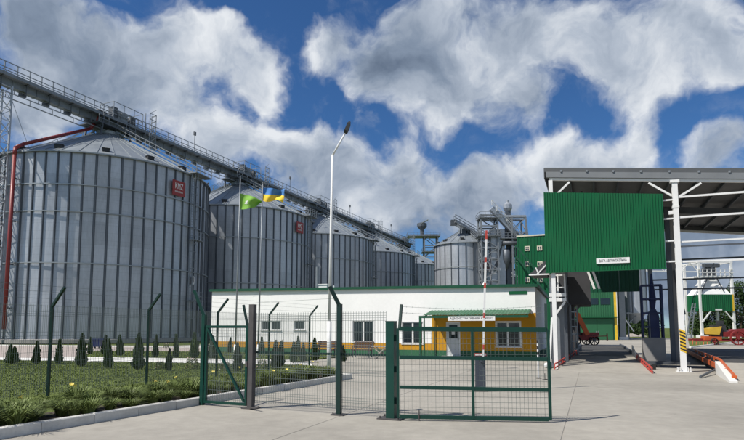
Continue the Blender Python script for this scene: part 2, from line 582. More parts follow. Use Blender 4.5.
structure('service_road', g, 'paver', 'pinkish paved service road in front of the silos')
g = MB()
g.prism([K(-26, 0.06)[:2], K(KEND - 0.05, 0.06)[:2], K(KEND - 0.2, 1.45)[:2], K(-26, 1.45)[:2]], 0.0, 0.075)
structure('flower_bed', g, 'soil', 'narrow bed of dark soil between kerb and fence')

# kerb stones
kb = MB()
L, Wd, Hh, b = 0.97, 0.15, 0.17, 0.015
kb.prism_y([(-Wd / 2, -0.05), (Wd / 2, -0.05), (Wd / 2, Hh - b), (Wd / 2 - b, Hh), (-Wd / 2 + b, Hh), (-Wd / 2, Hh - b)], -L / 2, L / 2)
kmesh = kb.mesh('kerb_stone', 'kerb')
kerb = bpy.data.objects.new('kerb', None); col.objects.link(kerb); kerb['kind'] = 'structure'; kerb['label'] = 'raised grey concrete kerb along the flower bed'
ang = math.atan2(KD.y, KD.x) - R(90)
for i in range(34):
    t = KEND - 0.5 - i * 0.985
    inst('kerb_stone', kmesh, kerb, K(t, 0, random.uniform(-0.008, 0.006)), ang + R(random.uniform(-0.5, 0.5)))
for i in range(2):
    inst('kerb_stone', kmesh, kerb, K(KEND + 0.08 + 0.3 * i, 0.52 + 0.8 * i, 0), ang + R(70))
# white kerb along the back lawn
kb = MB()
kb.prism_y([(-0.08, -0.05), (0.08, -0.05), (0.08, 0.11), (0.06, 0.125), (-0.06, 0.125), (-0.08, 0.11)], -0.985, 0.985)
kmesh2 = kb.mesh('kerb_stone', 'kerb_white')
kerb2 = bpy.data.objects.new('white_kerb', None); col.objects.link(kerb2); kerb2['kind'] = 'structure'; kerb2['label'] = 'white kerb edging the back lawn'
ang2 = math.atan2(WALK_D.y, WALK_D.x) - R(90)
for i in range(7):
    inst('kerb_stone', kmesh2, kerb2, WK(2.2 + i * 2.0, 2.34), ang2)
kerb3 = bpy.data.objects.new('far_white_kerb', None); col.objects.link(kerb3); kerb3['kind'] = 'structure'; kerb3['label'] = 'white kerb on the far side of the service road'
for i in range(14):
    inst('kerb_stone', kmesh2, kerb3, WK(16 + i * 2.0, 19.5), ang2)


# grass blades
def inside(p, poly):
    r = False
    for a, c in zip(poly, poly[1:] + poly[:1]):
        if (a.y > p.y) != (c.y > p.y) and p.x < (c.x - a.x) * (p.y - a.y) / (c.y - a.y) + a.x: r = not r
    return r


def blades(name, poly, n, box, h, z, label):
    g = MB(); k = 0
    while k < n:
        p = Vector((random.uniform(box[0], box[1]), random.uniform(box[2], box[3]), 0))
        if abs(p.x) > p.y * 0.74 + 1 or not inside(p, poly): 
            k += 0.02
            continue
        k += 1
        a = random.uniform(0, math.pi); hh = h * random.uniform(0.5, 1.4); wd = 0.012 + p.y * 0.0005
        ln = random.uniform(-0.03, 0.03)
        g.quad((p.x - wd * math.cos(a), p.y - wd * math.sin(a), z), (p.x + wd * math.cos(a), p.y + wd * math.sin(a), z), (p.x + ln, p.y + ln * 0.7, z + hh))
    o = g.build(name, 'blade')
    o['kind'] = 'stuff'; o['label'] = label; o['category'] = 'grass'


blades('grass', LAWN, 45000, (-24, 0, 8, 31), 0.035, 0.045, 'short green grass blades of the front lawn')
blades('grass', LAWN2, 12000, (-21, 0, 27, 41), 0.04, 0.055, 'short green grass blades beside the office')


# ================================================================== FLOWER BED PLANTS
def lily_mesh(n, h, sp):
    g = MB()
    for i in range(n):
        a = random.uniform(0, 2 * math.pi); r0 = random.uniform(0, 0.1)
        L = h * random.uniform(0.7, 1.25); out = sp * random.uniform(0.5, 1.1); wd = random.uniform(0.007, 0.014)
        ca, sa = math.cos(a), math.sin(a)
        pts = []
        for q in (0, 0.35, 0.7, 1.0):
            rr = r0 + out * q ** 1.6
            zz = L * (1.25 * q - 0.62 * q * q * q)
            pts.append((ca * rr, sa * rr, zz, wd * (1 - 0.9 * q ** 2)))
        k = len(g.v)
        for (x, y, z, ww) in pts:
            g.v += [(x - sa * ww, y + ca * ww, z), (x + sa * ww, y - ca * ww, z)]
        for q in range(3):
            g.f.append((k + 2 * q, k + 2 * q + 1, k + 2 * q + 3, k + 2 * q + 2))
    return g.mesh('leaves', 'lily')


def flower_mesh(mat):
    g = MB()
    g.tube((0, 0, 0), (0, 0, 0.03), 0.006, 0.012, 5)
    for i in range(6):
        a = i * math.pi / 3
        c, s = math.cos(a), math.sin(a)
        g.quad((0, 0, 0.02), (c * 0.035 - s * 0.02, s * 0.035 + c * 0.02, 0.045), (c * 0.048, s * 0.048, 0.04), (c * 0.035 + s * 0.02, s * 0.035 - c * 0.02, 0.045))
    return g.mesh('flower', mat)


LV = [lily_mesh(190, 0.44, 0.38), lily_mesh(200, 0.54, 0.42), lily_mesh(170, 0.36, 0.42), lily_mesh(210, 0.46, 0.48)]
FL = [flower_mesh('petal'), flower_mesh('petal_pale')]
st = MB(); st.tube((0, 0, 0), (0.02, 0, 0.5), 0.006, 0.004, 5)
STEM = st.mesh('stem', 'lily')
t, k = -10.5, 0
while t < KEND - 0.5:
    for off in (0.34, 0.72, 1.12):
        p = K(t + random.uniform(-0.12, 0.12) + (0.2 if 0.5 < off < 1 else 0), off + random.uniform(-0.1, 0.12), 0.07)
        if p.y < 4: continue
        s_ = random.uniform(0.6, 1.2)
        nf = random.choice((0, 0, 0, 0, 0, 0, 1, 1))
        if nf:
            r_ = thing('daylily', 'leafy daylily clump with yellow blooms in the bed along the kerb', 'plant', p, random.uniform(0, 6.28), 'flowering daylilies in the kerb bed')
        else:
            r_ = thing('daylily', 'leafy daylily clump without blooms in the bed along the kerb', 'plant', p, random.uniform(0, 6.28), 'daylilies in the kerb bed')
        inst('leaves', LV[k % 4], r_, (0, 0, 0), 0, scale=(s_, s_, s_))
        for q in range(nf):
            a = random.uniform(0, 6.28); d_ = random.uniform(0.05, 0.2); hz = random.uniform(0.8, 1.05)
            inst('stem', STEM, r_, (d_ * math.cos(a), d_ * math.sin(a), 0), a, scale=(1, 1, hz))
            inst('flower', FL[0], r_, (d_ * math.cos(a) + 0.02 * math.cos(a), d_ * math.sin(a) + 0.02 * math.sin(a), 0.5 * hz), a, rot=(R(random.uniform(-35, 35)), R(random.uniform(-35, 35)), a))
        k += 1
    t += random.uniform(0.42, 0.58)


# ================================================================== THUJAS
def thuja_mesh(n, h, r, twin=False):
    g = MB()
    tops = [(-0.28 * r, 0, 1.0), (0.45 * r, 0.05, 0.86)] if twin else [(0, 0, 1.0)]
    for (ox, oy, hs) in tops:
        hh = h * hs
        for i in range(n // len(tops)):
            q = random.random() ** 0.8
            z = hh * (0.04 + 0.94 * q)
            prof = (1 - q) ** 0.72 * (0.55 + 0.45 * min(1, q * 6))
            lump = 1 + 0.13 * math.sin(2.3 * q * 6.28 + ox) + random.uniform(-.08, .22)
            rr = r * prof * lump * (random.uniform(0.35, 1.08) ** 0.5)
            a = random.uniform(0, 2 * math.pi)
            c = Vector((ox + rr * math.cos(a), oy + rr * math.sin(a), z))
            s_ = random.uniform(0.016, 0.036) * (1.9 if random.random() < 0.12 else 1.0)
            d = Vector((math.cos(a) * 0.6 + random.uniform(-.4, .4), math.sin(a) * 0.6 + random.uniform(-.4, .4), 1.0)).normalized()
            sd = d.cross(Vector((random.uniform(-1, 1), random.uniform(-1, 1), random.uniform(-.3, .3)))).normalized()
            g.quad(c - d * s_ - sd * s_ * 0.2, c - sd * s_ * 0.7 + d * s_ * 0.2, c + d * s_ * 1.5, c + sd * s_ * 0.7 + d * s_ * 0.2)
        g.lathe([(r * 0.25, 0.06 * hh), (r * 0.62, 0.16 * hh), (r * 0.5, 0.4 * hh), (r * 0.26, 0.7 * hh), (0.01, 0.92 * hh)], 7, ox, oy)
    return g.mesh('crown', 'thuja')


TV = [thuja_mesh(3200, 1.0, 0.20), thuja_mesh(3000, 1.0, 0.18), thuja_mesh(3400, 1.0, 0.225), thuja_mesh(3600, 1.0, 0.30, True)]
tk = MB(); tk.tube((0, 0, -0.05), (0, 0, 0.3), 0.025, 0.015, 6)
TRUNK = tk.mesh('trunk', 'bark')
# (pixel x, base y, height px, variant, label)
TH = [(11, 364, 19, 3, 'low twin-topped thuja, end of the front row'),
      (36, 364, 22, 2, 'low cone-shaped thuja between two other front-row thujas'),
      (58.6, 364, 24, 1, 'small thuja beside the near mesh fence post'),
      (81, 366.5, 31, 0, 'tall slim thuja standing before the blue bin'),
      (90, 354.7, 17, 1, None), (104.5, 355, 19, 2, None),
      (108, 368.5, 28, 2, 'broad cone thuja next to the tall slim one'),
      (120, 356, 20, 2, None),
      (138, 370, 35, 2, 'tallest thuja of the front row by a fence post'),
      (155, 357.6, 22, 1, None),
      (168, 370.5, 21, 2, 'lone short thuja of the front row past the tallest'),
      (176, 358, 23, 1, None), (194, 359, 25, 2, None),
      (212, 359, 22, 2, None), (229.7, 353, 15, 1, None), (247, 355, 15, 1, None),
      (237.7, 371.5, 27, 2, 'dark thuja seen beside the wicket gate'),
      (262, 354.5, 17, 1, None),
      (275.5, 369, 27, 0, 'dense thuja just past the grey gate post'),
      (280.5, 367, 25, 1, 'narrow thuja touching a dense neighbour'),
      (293, 362.7, 20, 2, 'squat thuja in the group before the bench'),
      (298, 357, 20, 1, None),
      (302.7, 362, 18, 2, 'shortest thuja in the group before the bench'),
      (315, 361, 22, 0, 'columnar thuja beside the lamp post'),
      (344, 362, 16, 1, 'small thuja by the bench under the office window')]
for i, (px, py, hp, vr, lb) in enumerate(TH):
    p = G(px, py, 0.05)
    h = hp * p.y / FPX * 1.02
    grp = None
    if lb is None:
        lb = 'small dark thuja of the back row beyond the footpath'; grp = 'back row of thujas'
    r_ = thing('thuja', lb, 'shrub', p, random.uniform(0, 6.28) if vr != 3 else 0, grp)
    inst('trunk', TRUNK, r_)
    wj = h * random.uniform(0.72, 0.92)
    inst('crown', TV[vr], r_, scale=(wj, wj, h), rot=(R(random.uniform(-3, 3)), R(random.uniform(-3, 3)), 0))

# pale flowering shrubs
def shrub_mesh(n, r, mat):
    g = MB()
    for i in range(n):
        a, b_ = random.uniform(0, 6.28), random.uniform(0, 1)
        rr = r * random.uniform(0.3, 1) ** 0.5
        c = Vector((rr * math.cos(a) * (1 - b_ * 0.4), rr * math.sin(a) * (1 - b_ * 0.4), r * 1.3 * b_ + 0.02))
        s_ = random.uniform(0.02, 0.045)
        u = Vector((random.uniform(-1, 1), random.uniform(-1, 1), random.uniform(-.6, 1))).normalized()
        v = u.cross(Vector((random.uniform(-1, 1), random.uniform(-1, 1), 1))).normalized()
        g.quad(c - u * s_, c - v * s_ * .6, c + u * s_, c + v * s_ * .6)
    return g.mesh('foliage', mat)


SH, SF = shrub_mesh(420, 0.32, 'lily'), shrub_mesh(60, 0.34, 'petal_pale')
SF.name = 'blossom'
for (px, py, s_, lb) in [(192, 369, 1.0, 'pale pink flowering shrub near the wicket gate post'), (160, 369, 0.7, 'low pink flowering shrub between two thujas'),
                         (225, 371, 0.8, 'pink flowering shrub at the edge of the footpath'), (262, 368, 0.8, 'pink rose bush behind the grey gate post'), (166, 348, 0.9, 'small rose bush in front of the silo wall')]:
    p = G(px, py, 0.05)
    r_ = thing('rose_bush', lb, 'shrub', p)
    inst('foliage', SH, r_, scale=(s_, s_, s_)); inst('blossom', SF, r_, scale=(s_, s_, s_))


# ================================================================== FENCES AND GATES
def wire_panel(L, H0, H1, sp=0.05, hor=0.2, r=0.0026, folds=(), comb=0.03):
    """welded mesh panel in local x (0..L), z from H0 to H1"""
    g = MB()
    n = int(L / sp)
    for i in range(n + 1):
        x = min(L, i * sp + 0.01)
        g.beam((x, 0, H0), (x, 0, H1 + comb), 2 * r, 2 * r)
    z = H0 + 0.05
    zs = []
    while z <= H1 + 0.001:
        zs.append(z); z += hor
    for z in zs + [H1]:
        g.beam((0, -0.006, z), (L, -0.006, z), 2.4 * r, 2.4 * r)
    for z in folds:
        for dz in (-0.05, 0.05):
            g.beam((0, -0.012, z + dz), (L, -0.012, z + dz), 2.6 * r, 2.6 * r)
        g.beam((0, -0.035, z), (L, -0.035, z), 2.6 * r, 2.6 * r)
    return g


def fence_post_mesh(H, arm, r=0.032, mat='fence_dark', arm_len=0.55):
    g = MB()
    g.box(-r, r, -r, r, 0, H)
    dx, dy, dz = arm
    g.beam((0, 0, H - 0.03), (dx, dy, H + dz), 2 * r * 0.95, 2 * r * 0.95)
    return g.mesh('post', mat)


# lawn fence: five posts seen, arms leaning towards the yard
FH = 2.32
fence = thing('lawn_fence', 'dark green welded mesh fence along the lawn with angled barbed wire arms', 'fence', Vector((-9.42, 10.95, 0)))
P0 = Vector((-9.42, 10.95, 0)); PSTEP = (Vector((-2.86, 24.85, 0)) - P0) / 5.0
fang = math.atan2(PSTEP.y, PSTEP.x)
arm_w = Vector((math.cos(fang - R(90)), math.sin(fang - R(90)), 0))
pm = fence_post_mesh(FH, (arm_w.x * 0.44, arm_w.y * 0.44, 0.45))
cap = MB(); cap.box(-0.04, 0.04, -0.04, 0.04, -0.02, 0.012)
for i in range(-1, 6):
    p = PSTEP * i
    inst('post', pm, fence, p)
PL = PSTEP.length
wp = wire_panel(PL - 0.08, 0.10, FH - 0.02, 0.05, 0.5, folds=(0.35, 0.85, 1.5, 2.1)).mesh('wire_mesh', 'wire')
for i in range(-1, 5):
    o = inst('wire_mesh', wp, fence, PSTEP * i + PSTEP.normalized() * 0.04, fang)
    o['kind'] = 'stuff'
for q in (0.35, 0.7, 1.0):
    g = MB(); g.beam(PSTEP * -1 + arm_w * 0.44 * q + Vector((0, 0, FH + 0.45 * q)), PSTEP * 5 + arm_w * 0.44 * q + Vector((0, 0, FH + 0.45 * q)), 0.005, 0.005)
    g.build('barbed_wire', 'wire', fence)

# gate line B
B0, B1 = G(202, 405), G(391.5, 419)
BD = (B1 - B0).normalized()
bang = math.atan2(BD.y, BD.x)
BN = Vector((BD.y, -BD.x, 0))                      # towards the camera


def Bt(px, py):
    return (G(px, py) - B0).dot(BD)


tg, td, te = Bt(249, 409), Bt(333, 417), Bt(391.5, 419)
# section between grey post and green post
fb = thing('gate_fence', 'tall welded mesh fence section between the grey post and the big green gate post', 'fence', B0 + BD * tg, bang)
g = MB(); g.box(-0.06, 0.06, -0.06, 0.06, 0, 2.27); o = g.build('post', 'post_grey', fb); o['label'] = 'weathered grey brown square post'
g = MB(); g.box(-0.17, 0.17, -0.12, 0.12, 0, 0.02); g.build('base_plate', 'post_grey', fb)
x = td - tg
g = MB(); g.box(x - 0.045, x + 0.045, -0.045, 0.045, 0, 2.24); g.beam((x, 0, 2.2), (x - 0.17, -0.12, 2.60), 0.075, 0.075); g.build('post', 'fence_dark', fb)
g = MB(); g.box(x - 0.14, x + 0.14, -0.11, 0.11, 0, 0.02); g.build('base_plate', 'post_grey', fb)
for sx in (-1, 1):
    g = MB(); g.tube((x + sx * 0.10, -0.07, 0.02), (x + sx * 0.10, -0.07, 0.05), 0.014, None, 6); g.build('bolt', 'post_grey', fb)
x2 = te - tg
for a, c in ((0.06, x - 0.045), (x + 0.045, x2 - 0.12)):
    g = wire_panel(c - a, 0.12, 2.05, 0.06, 0.5, 0.0026, (0.3, 0.85, 1.4, 1.95))
    o = g.build('wire_mesh', 'wire', fb, (a, 0.05, 0)); o['kind'] = 'stuff'
    g = MB(); g.beam((a, 0.065, 1.215), (c, 0.065, 1.215), 0.03, 0.045); g.build('rail', 'fence_dark', fb)
for q, z in ((0, 2.30), (1, 2.45)):
    g = MB(); g.beam((0.0, 0, z), (x - 0.05 - 0.08 * q, -0.06 * q, z + 0.06), 0.005, 0.005); g.build('barbed_wire', 'wire', fb)
g = MB(); g.beam((0.06, -0.12, 0.03), (0.42, -0.3, 0.10), 0.03, 0.03); g.build('floor_stay', 'post_grey', fb)

# big green gate post with base plate
gp = thing('gate_post', 'thick green square gate post bolted to the concrete by a base plate', 'post', B1, bang)
g = MB(); g.box(-0.085, 0.085, -0.085, 0.085, 0.0, 1.87); g.build('post', 'fence', gp)
g = MB(); g.box(-0.092, 0.092, -0.092, 0.092, 1.87, 1.885); g.build('cap', 'fence', gp)
g = MB(); g.box(-0.24, 0.24, -0.17, 0.17, 0.0, 0.022); g.build('base_plate', 'post_grey', gp)
for sx in (-1, 1):
    for sy in (-1, 1):
        g = MB(); g.tube((sx * 0.19, sy * 0.12, 0.022), (sx * 0.19, sy * 0.12, 0.06), 0.014, None, 6); g.build('bolt', 'post_grey', gp)
for z in (0.35, 0.95, 1.55):
    g = MB(); g.box(0.085, 0.13, -0.03, 0.03, z - 0.06, z + 0.06); g.build('hinge', 'fence_dark', gp)

# wide gate leaf, swung almost square to the picture
GL0, GL1 = G(398.2, 420.6), G(550.5, 422.6)
gd = (GL1 - GL0); GL = gd.length; gang = math.atan2(gd.y, gd.x)
leaf = thing('gate_leaf', 'wide green framed mesh gate leaf with cross rails beside the gate post', 'gate', GL0, gang)
zt, zb, tb = 1.745, 0.045, 0.062
for nm, a, c, ww in (('stile', (0.0, 0, zb), (0.0, 0, zt), 0.055), ('stile', (GL, 0, zb), (GL, 0, zt - 0.02), 0.06), ('mullion', (GL * 0.5, 0, zb), (GL * 0.5, 0, zt), 0.065)):
    g = MB(); g.beam(a, c, ww, 0.05); g.build(nm, 'fence', leaf)
for nm, za, zc, ww in (('top_rail', zt - 0.01, zt - 0.03, 0.085), ('cross_rail', 1.19, 1.165, 0.07), ('cross_rail', 0.625, 0.595, 0.062), ('bottom_rail', zb + 0.03, zb + 0.012, 0.07)):
    g = MB(); g.beam((0.03, -0.004, za), (GL - 0.03, -0.004, zc), 0.05, ww); g.build(nm, 'fence', leaf)
g = wire_panel(GL - 0.06, 0.10, 1.68, 0.075, 0.10, 0.0024, (), 0.0)
o = g.build('wire_mesh', 'wire', leaf, (0.03, 0.03, 0)); o['kind'] = 'stuff'
for x_, ln in ((0.03, 0.04), (GL - 0.03, 0.03)):
    g = MB(); g.beam((x_, 0, zt - 0.03), (x_ + ln, 0.1, zt + 0.46), 0.05, 0.045); g.build('wire_arm', 'fence_dark', leaf)
for z in (0.30, 0.42):
    g = MB()
    n = 24
    for i in range(n):
        xa, xb = 0.05 + (GL - 0.1) * i / n, 0.05 + (GL - 0.1) * (i + 1) / n
        sg = lambda q: -0.05 * math.sin(math.pi * q) 
        g.beam((xa, 0.09, zt + z + sg(i / n)), (xb, 0.09, zt + z + sg((i + 1) / n)), 0.005, 0.005)
        g.beam((xa, 0.075, zt + z + sg(i / n) - 0.014), (xa + 0.01, 0.105, zt + z + sg(i / n) + 0.016), 0.004, 0.004)
    g.build('barbed_wire', 'wire', leaf)
g = MB(); g.box(GL - 0.02, GL + 0.045, -0.03, 0.03, 0.98, 1.12); g.build('lock', 'fence_dark', leaf)
g = MB(); g.tube((GL * 0.14, -0.03, 0.0), (GL * 0.14, -0.03, 0.20), 0.012, None, 6); g.build('drop_bolt', 'post_grey', leaf)

# wicket gate between fence post and grey post
wk = thing('wicket_gate', 'narrow green wicket gate with a diagonal brace and mesh infill', 'gate', B0, bang)
g = MB(); g.box(-0.045, 0.045, -0.045, 0.045, 0, 2.05); g.beam((0, 0, 2.02), (-0.23, -0.1, 2.62), 0.07, 0.07); g.build('post', 'fence', wk)
ww = tg - 0.13
for nm, a, c, s_ in (('stile', (0.09, 0, 0.05), (0.09, 0, 1.80), 0.055), ('stile', (ww, 0, 0.05), (ww, 0, 1.80), 0.06),
                     ('top_rail', (0.09, -0.003, 1.78), (ww, -0.003, 1.78), 0.06), ('bottom_rail', (0.09, -0.003, 0.08), (ww, -0.003, 0.08), 0.06),
                     ('brace', (0.12, -0.02, 1.74), (ww - 0.04, -0.02, 0.14), 0.05), ('wire_arm', (ww, 0, 1.8), (ww - 0.10, -0.03, 2.26), 0.05)):
    g = MB(); g.beam(a, c, s_, s_ * 0.9); g.build(nm, 'fence' if nm != 'wire_arm' else 'fence_dark', wk)
o = wire_panel(ww - 0.12, 0.1, 1.75, 0.05, 0.2, 0.0024, (), 0).build('wire_mesh', 'wire', wk, (0.11, 0.03, 0)); o['kind'] = 'stuff'
for z in (0.4, 1.4):
    g = MB(); g.box(0.03, 0.075, -0.03, 0.03, z - 0.05, z + 0.05); g.build('hinge', 'fence_dark', wk)
g = MB(); g.box(ww + 0.0, ww + 0.05, -0.06, -0.02, 0.9, 1.02); g.build('lock', 'post_grey', wk)


# ================================================================== LAMP, FLAGS, BARRIER, BENCHES
p = G(329, 374.5)
lamp = thing('street_lamp', 'tall white street lamp with a bent arm at the end of the flower bed', 'street lamp', p)
zk = AT(332.5, 155, p.y).z
g = MB(); g.tube((0, 0, 0.05), (0, 0, 2.0), 0.085, 0.085, 12); g.build('lower_pole', 'white', lamp, smooth=True)
xk = AT(332.5, 155, p.y).x - p.x
g = MB(); g.tube((0, 0, 2.0), (xk, 0, zk), 0.055, 0.045, 12); g.build('pole', 'white', lamp, smooth=True)
a = AT(345.5, 132, p.y); bq = AT(349, 123, p.y)
ax, az, bx_, bz_ = a.x - p.x, a.z, bq.x - p.x, bq.z
g = MB(); g.tube((xk, 0, zk - 0.02), (ax, 0.05, az), 0.04, 0.035, 10); g.build('arm', 'white', lamp, smooth=True)
hd = Vector((bx_ - ax, 0.03, bz_ - az)).normalized()
nrm = Vector((hd.z, 0, -hd.x))
g = MB()
q0 = Vector((ax, 0.05, az)) - hd * 0.04
for (t0, w0, h0), (t1, w1, h1) in (((0, .05, .05), (.1, .11, .07)), ((.1, .11, .07), (.42, .12, .06)), ((.42, .12, .06), (.52, .06, .03))):
    k = len(g.v)
    for (tt, wv, hv) in ((t0, w0, h0), (t1, w1, h1)):
        c = q0 + hd * tt
        for (i, j) in ((-1, -1), (1, -1), (1, 1), (-1, 1)):
            g.v.append(tuple(c + Vector((0, i * wv, 0)) + nrm * (j * hv)))
    g.f += [tuple(k + i for i in q) for q in ((3, 2, 1, 0), (4, 5, 6, 7), (0, 1, 5, 4), (1, 2, 6, 5), (2, 3, 7, 6), (3, 0, 4, 7))]
g.build('lamp_head', 'vent', lamp)
g = MB(); g.box(-0.17, 0.17, -0.17, 0.17, 0, 0.06); g.build('base', 'pedestal', lamp)

for nm, (bx0, by0), (tx, ty), lb in (('a', (234.5, 358), (240.5, 178), 'slim grey flagpole flying the green flag'), ('b', (257.5, 358), (262.8, 184), 'slim grey flagpole flying the blue and yellow flag')):
    p = G(bx0, by0, 0.06); tp = AT(tx, ty, p.y)
    fp = thing('flagpole', lb, 'flagpole', p)
    h = tp.z - p.z
    g = MB(); g.tube((0, 0, 0), (0.03, 0, 0.75), 0.075, 0.07, 10); g.build('base_tube', 'white', fp, smooth=True)
    g = MB(); g.tube((0.03, 0, 0.7), (tp.x - p.x, 0, h), 0.05, 0.028, 10); g.build('pole', 'steel', fp, smooth=True)
    g = MB(); g.lathe([(0.001, h), (0.045, h + 0.03), (0.045, h + 0.06), (0.001, h + 0.1)], 10, tp.x - p.x, 0); g.build('finial', 'steel', fp)
    g = MB(); g.box(-0.14, 0.14, -0.14, 0.14, -0.05, 0.04); g.build('base_plate', 'pedestal', fp)
    if nm == 'a': PA = p.copy()
    else: PB = p.copy()


def cloth(P, f, u0, u1, v0, v1, nu=18, nv=10, th=0.012):
    g = MB()
    for side in (0, 1):
        k = len(g.v)
        for j in range(nv + 1):
            for i in range(nu + 1):
                u, v = u0 + (u1 - u0) * i / nu, v0 + (v1 - v0) * j / nv
                q = f(u, v)
                g.v.append((q[0], q[1] + side * th, q[2]))
        for j in range(nv):
            for i in range(nu):
                a = k + j * (nu + 1) + i
                fc = (a, a + 1, a + nu + 2, a + nu + 1)
                g.f.append(fc if side == 0 else tuple(reversed(fc)))
    return g


# green flag hangs partly folded from the pole, the two-colour flag flies out
pa = AT(240.2, 193.5, PA.y)
Wf, Hf = 1.28, 0.92


def fg(u, v):
    x = Wf * u * (1 - 0.13 * abs(v - 0.45)) 
    y = 0.16 * math.sin(u * 7.5 + v * 2.2) * u ** 0.6 + 0.07 * math.sin(v * 9 + u * 3) * u
    z = -Hf * v * (1 - 0.25 * u) - 0.10 * math.sin(u * 3.1) * (0.2 + v) - 0.30 * u * (1 - v) * (0.3 + u) + 0.14 * u * u * v
    return (x, y, z)


fl = thing('flag', 'green flag with a small white emblem waving on its pole', 'flag', pa)
cloth(None, fg, 0, 1, 0, 1, 26, 18).build('cloth', 'flag_green', fl, smooth=True)
g = MB()
for (u, v, r_) in ((0.30, 0.50, 0.07), (0.25, 0.60, 0.045), (0.37, 0.44, 0.04), (0.33, 0.62, 0.04)):
    q = fg(u, v)
    k = len(g.v); n = 10
    for i in range(n):
        t_ = 2 * math.pi * i / n
        du, dv = u + r_ * math.cos(t_) / Wf, v - r_ * math.sin(t_) / Hf
        c = fg(du, dv); g.v.append((c[0], c[1] - 0.008 - 0.002 * len(g.f), c[2]))
    g.f.append(tuple(range(k, k + n)))
g.build('emblem', 'white', fl)
pb = AT(262.6, 187.2, PB.y)
Wf2, Hf2 = 1.30, 0.82


def fu(u, v):
    x = Wf2 * u * (1 - 0.04 * v)
    y = 0.15 * math.sin(u * 9.5 + v * 3.0) * u ** 0.5 + 0.10 * math.sin(v * 7 - u * 2.0) * u
    z = -Hf2 * v * (0.95 + 0.08 * math.sin(u * 8)) + 0.05 * math.sin(u * 8.0 + v * 2.5) * u - 0.16 * u + 0.10 * u * u * v
    return (x, y, z)


fl = thing('flag', 'blue over yellow flag waving on its pole', 'flag', pb)
cloth(None, fu, 0, 1, 0, 0.5, 26, 9).build('blue_stripe', 'flag_blue', fl, smooth=True)
cloth(None, fu, 0, 1, 0.5, 1, 26, 9).build('yellow_stripe', 'flag_yellow', fl, smooth=True)

# raised boom barrier
p = G(480.5, 391)
br = thing('boom_barrier', 'dark cabinet boom barrier with a raised red and white boom', 'barrier', p, -R(6))
hc = 0.98
g = MB(); g.box(-0.135, 0.135, -0.15, 0.15, 0.03, hc); g.build('cabinet', 'barrier', br)
g = MB(); g.box(-0.17, 0.17, -0.19, 0.19, 0, 0.03); g.build('base_plate', 'post_grey', br)
g = MB(); g.box(-0.17, 0.17, -0.18, 0.18, hc, hc + 0.05); o = g.build('lid', 'redwhite', br); 
g = MB(); g.box(-0.15, 0.15, -0.186, -0.181, hc + 0.012, hc + 0.035); g.build('lid_stripe', 'white', br)
g = MB(); g.box(0.0, 0.1, -0.23, -0.15, hc - 0.18, hc - 0.04); g.build('pivot', 'barrier', br)
top = AT(485.2, 232, p.y)
hb = top.z - hc
lean = (top.x - p.x - 0.05)
segs = [('white', 0, .08), ('redwhite', .08, .12), ('white', .12, .32), ('redwhite', .32, .36), ('white', .36, .55), ('redwhite', .55, .59), ('white', .59, .75), ('redwhite', .75, .79), ('white', .79, .93), ('redwhite', .93, 1.0)]
for mt, a, c in segs:
    g = MB()
    g.beam((0.06 + lean * a, -0.205, hc - 0.12 + (hb + 0.12) * a), (0.06 + lean * c, -0.205, hc - 0.12 + (hb + 0.12) * c), 0.078, 0.05)
    o = g.build('boom_segment', mt, br)
    if mt == 'redwhite': o['label'] = 'red band of the boom'


def delineator(px, py, h, lb):
    p = G(px, py)
    r_ = thing('marker_post', lb, 'post', p)
    n = int(h / 0.1)
    for i in range(n):
        g = MB(); g.tube((0, 0, i * h / n), (0, 0, (i + 1) * h / n), 0.026, None, 8, caps=True)
        g.build('band', 'white' if (i % 2 or i < n * 0.4) else 'black', r_)
    g = MB(); g.lathe([(0.10, 0), (0.10, 0.02), (0.04, 0.035)], 10); g.build('foot', 'black', r_)
    return r_


delineator(538.5, 378.5, 1.32, 'thin black and white marker post standing free on the concrete')
delineator(548.6, 364, 1.30, 'thin black and white marker post beside the canopy support')
p = G(545, 380)
r_ = thing('ground_bolt', 'small dark rod bent over the concrete beside the marker post', 'rod', p)
g = MB(); g.tube((0, 0, 0), (0.0, 0, 0.22), 0.012, None, 6); g.build('rod', 'black', r_)
g = MB(); g.tube((-0.12, -0.1, 0.012), (0.10, 0.08, 0.012), 0.012, None, 6); g.build('foot', 'black', r_)
for px in (546.8, 551.5):
    p = G(px, 368)
    o = MB().lathe([(0.01, 0.0), (0.09, 0.03), (0.12, 0.10), (0.10, 0.18), (0.04, 0.22), (0.001, 0.23)], 14).build('kerb_ball', 'white', None, p, smooth=True)
    o['label'] = 'small white ball bollard at the foot of the canopy support'; o['category'] = 'bollard'; o['group'] = 'white ball bollards'


def bench(px, py, rz, lb, L=1.25):
    p = G(px, py, 0.06)
    b_ = thing('bench', lb, 'bench', p, rz)
    for i in range(3):
        g = MB(); g.box(-L / 2, L / 2, -0.22 + i * 0.14, -0.10 + i * 0.14, 0.42, 0.455); g.build('seat_slat', 'wood', b_)
    for i in range(3):
        g = MB(); g.box(-L / 2, L / 2, 0.24 + i * 0.03, 0.27 + i * 0.03, 0.52 + i * 0.14, 0.63 + i * 0.14); g.build('back_slat', 'wood', b_)
    for sx in (-1, 1):
        x_ = sx * (L / 2 - 0.12)
        g = MB()
        g.beam((x_, -0.2, 0), (x_, -0.2, 0.42), 0.05, 0.05); g.beam((x_, 0.2, 0), (x_, 0.34, 0.93), 0.05, 0.05); g.beam((x_, -0.24, 0.40), (x_, 0.26, 0.40), 0.045, 0.04)
        g.beam((x_, -0.2, 0.66), (x_, 0.27, 0.66), 0.04, 0.04); g.beam((x_, -0.2, 0.42), (x_, -0.2, 0.66), 0.035, 0.035)
        g.build('side_frame', 'steel_dark', b_)


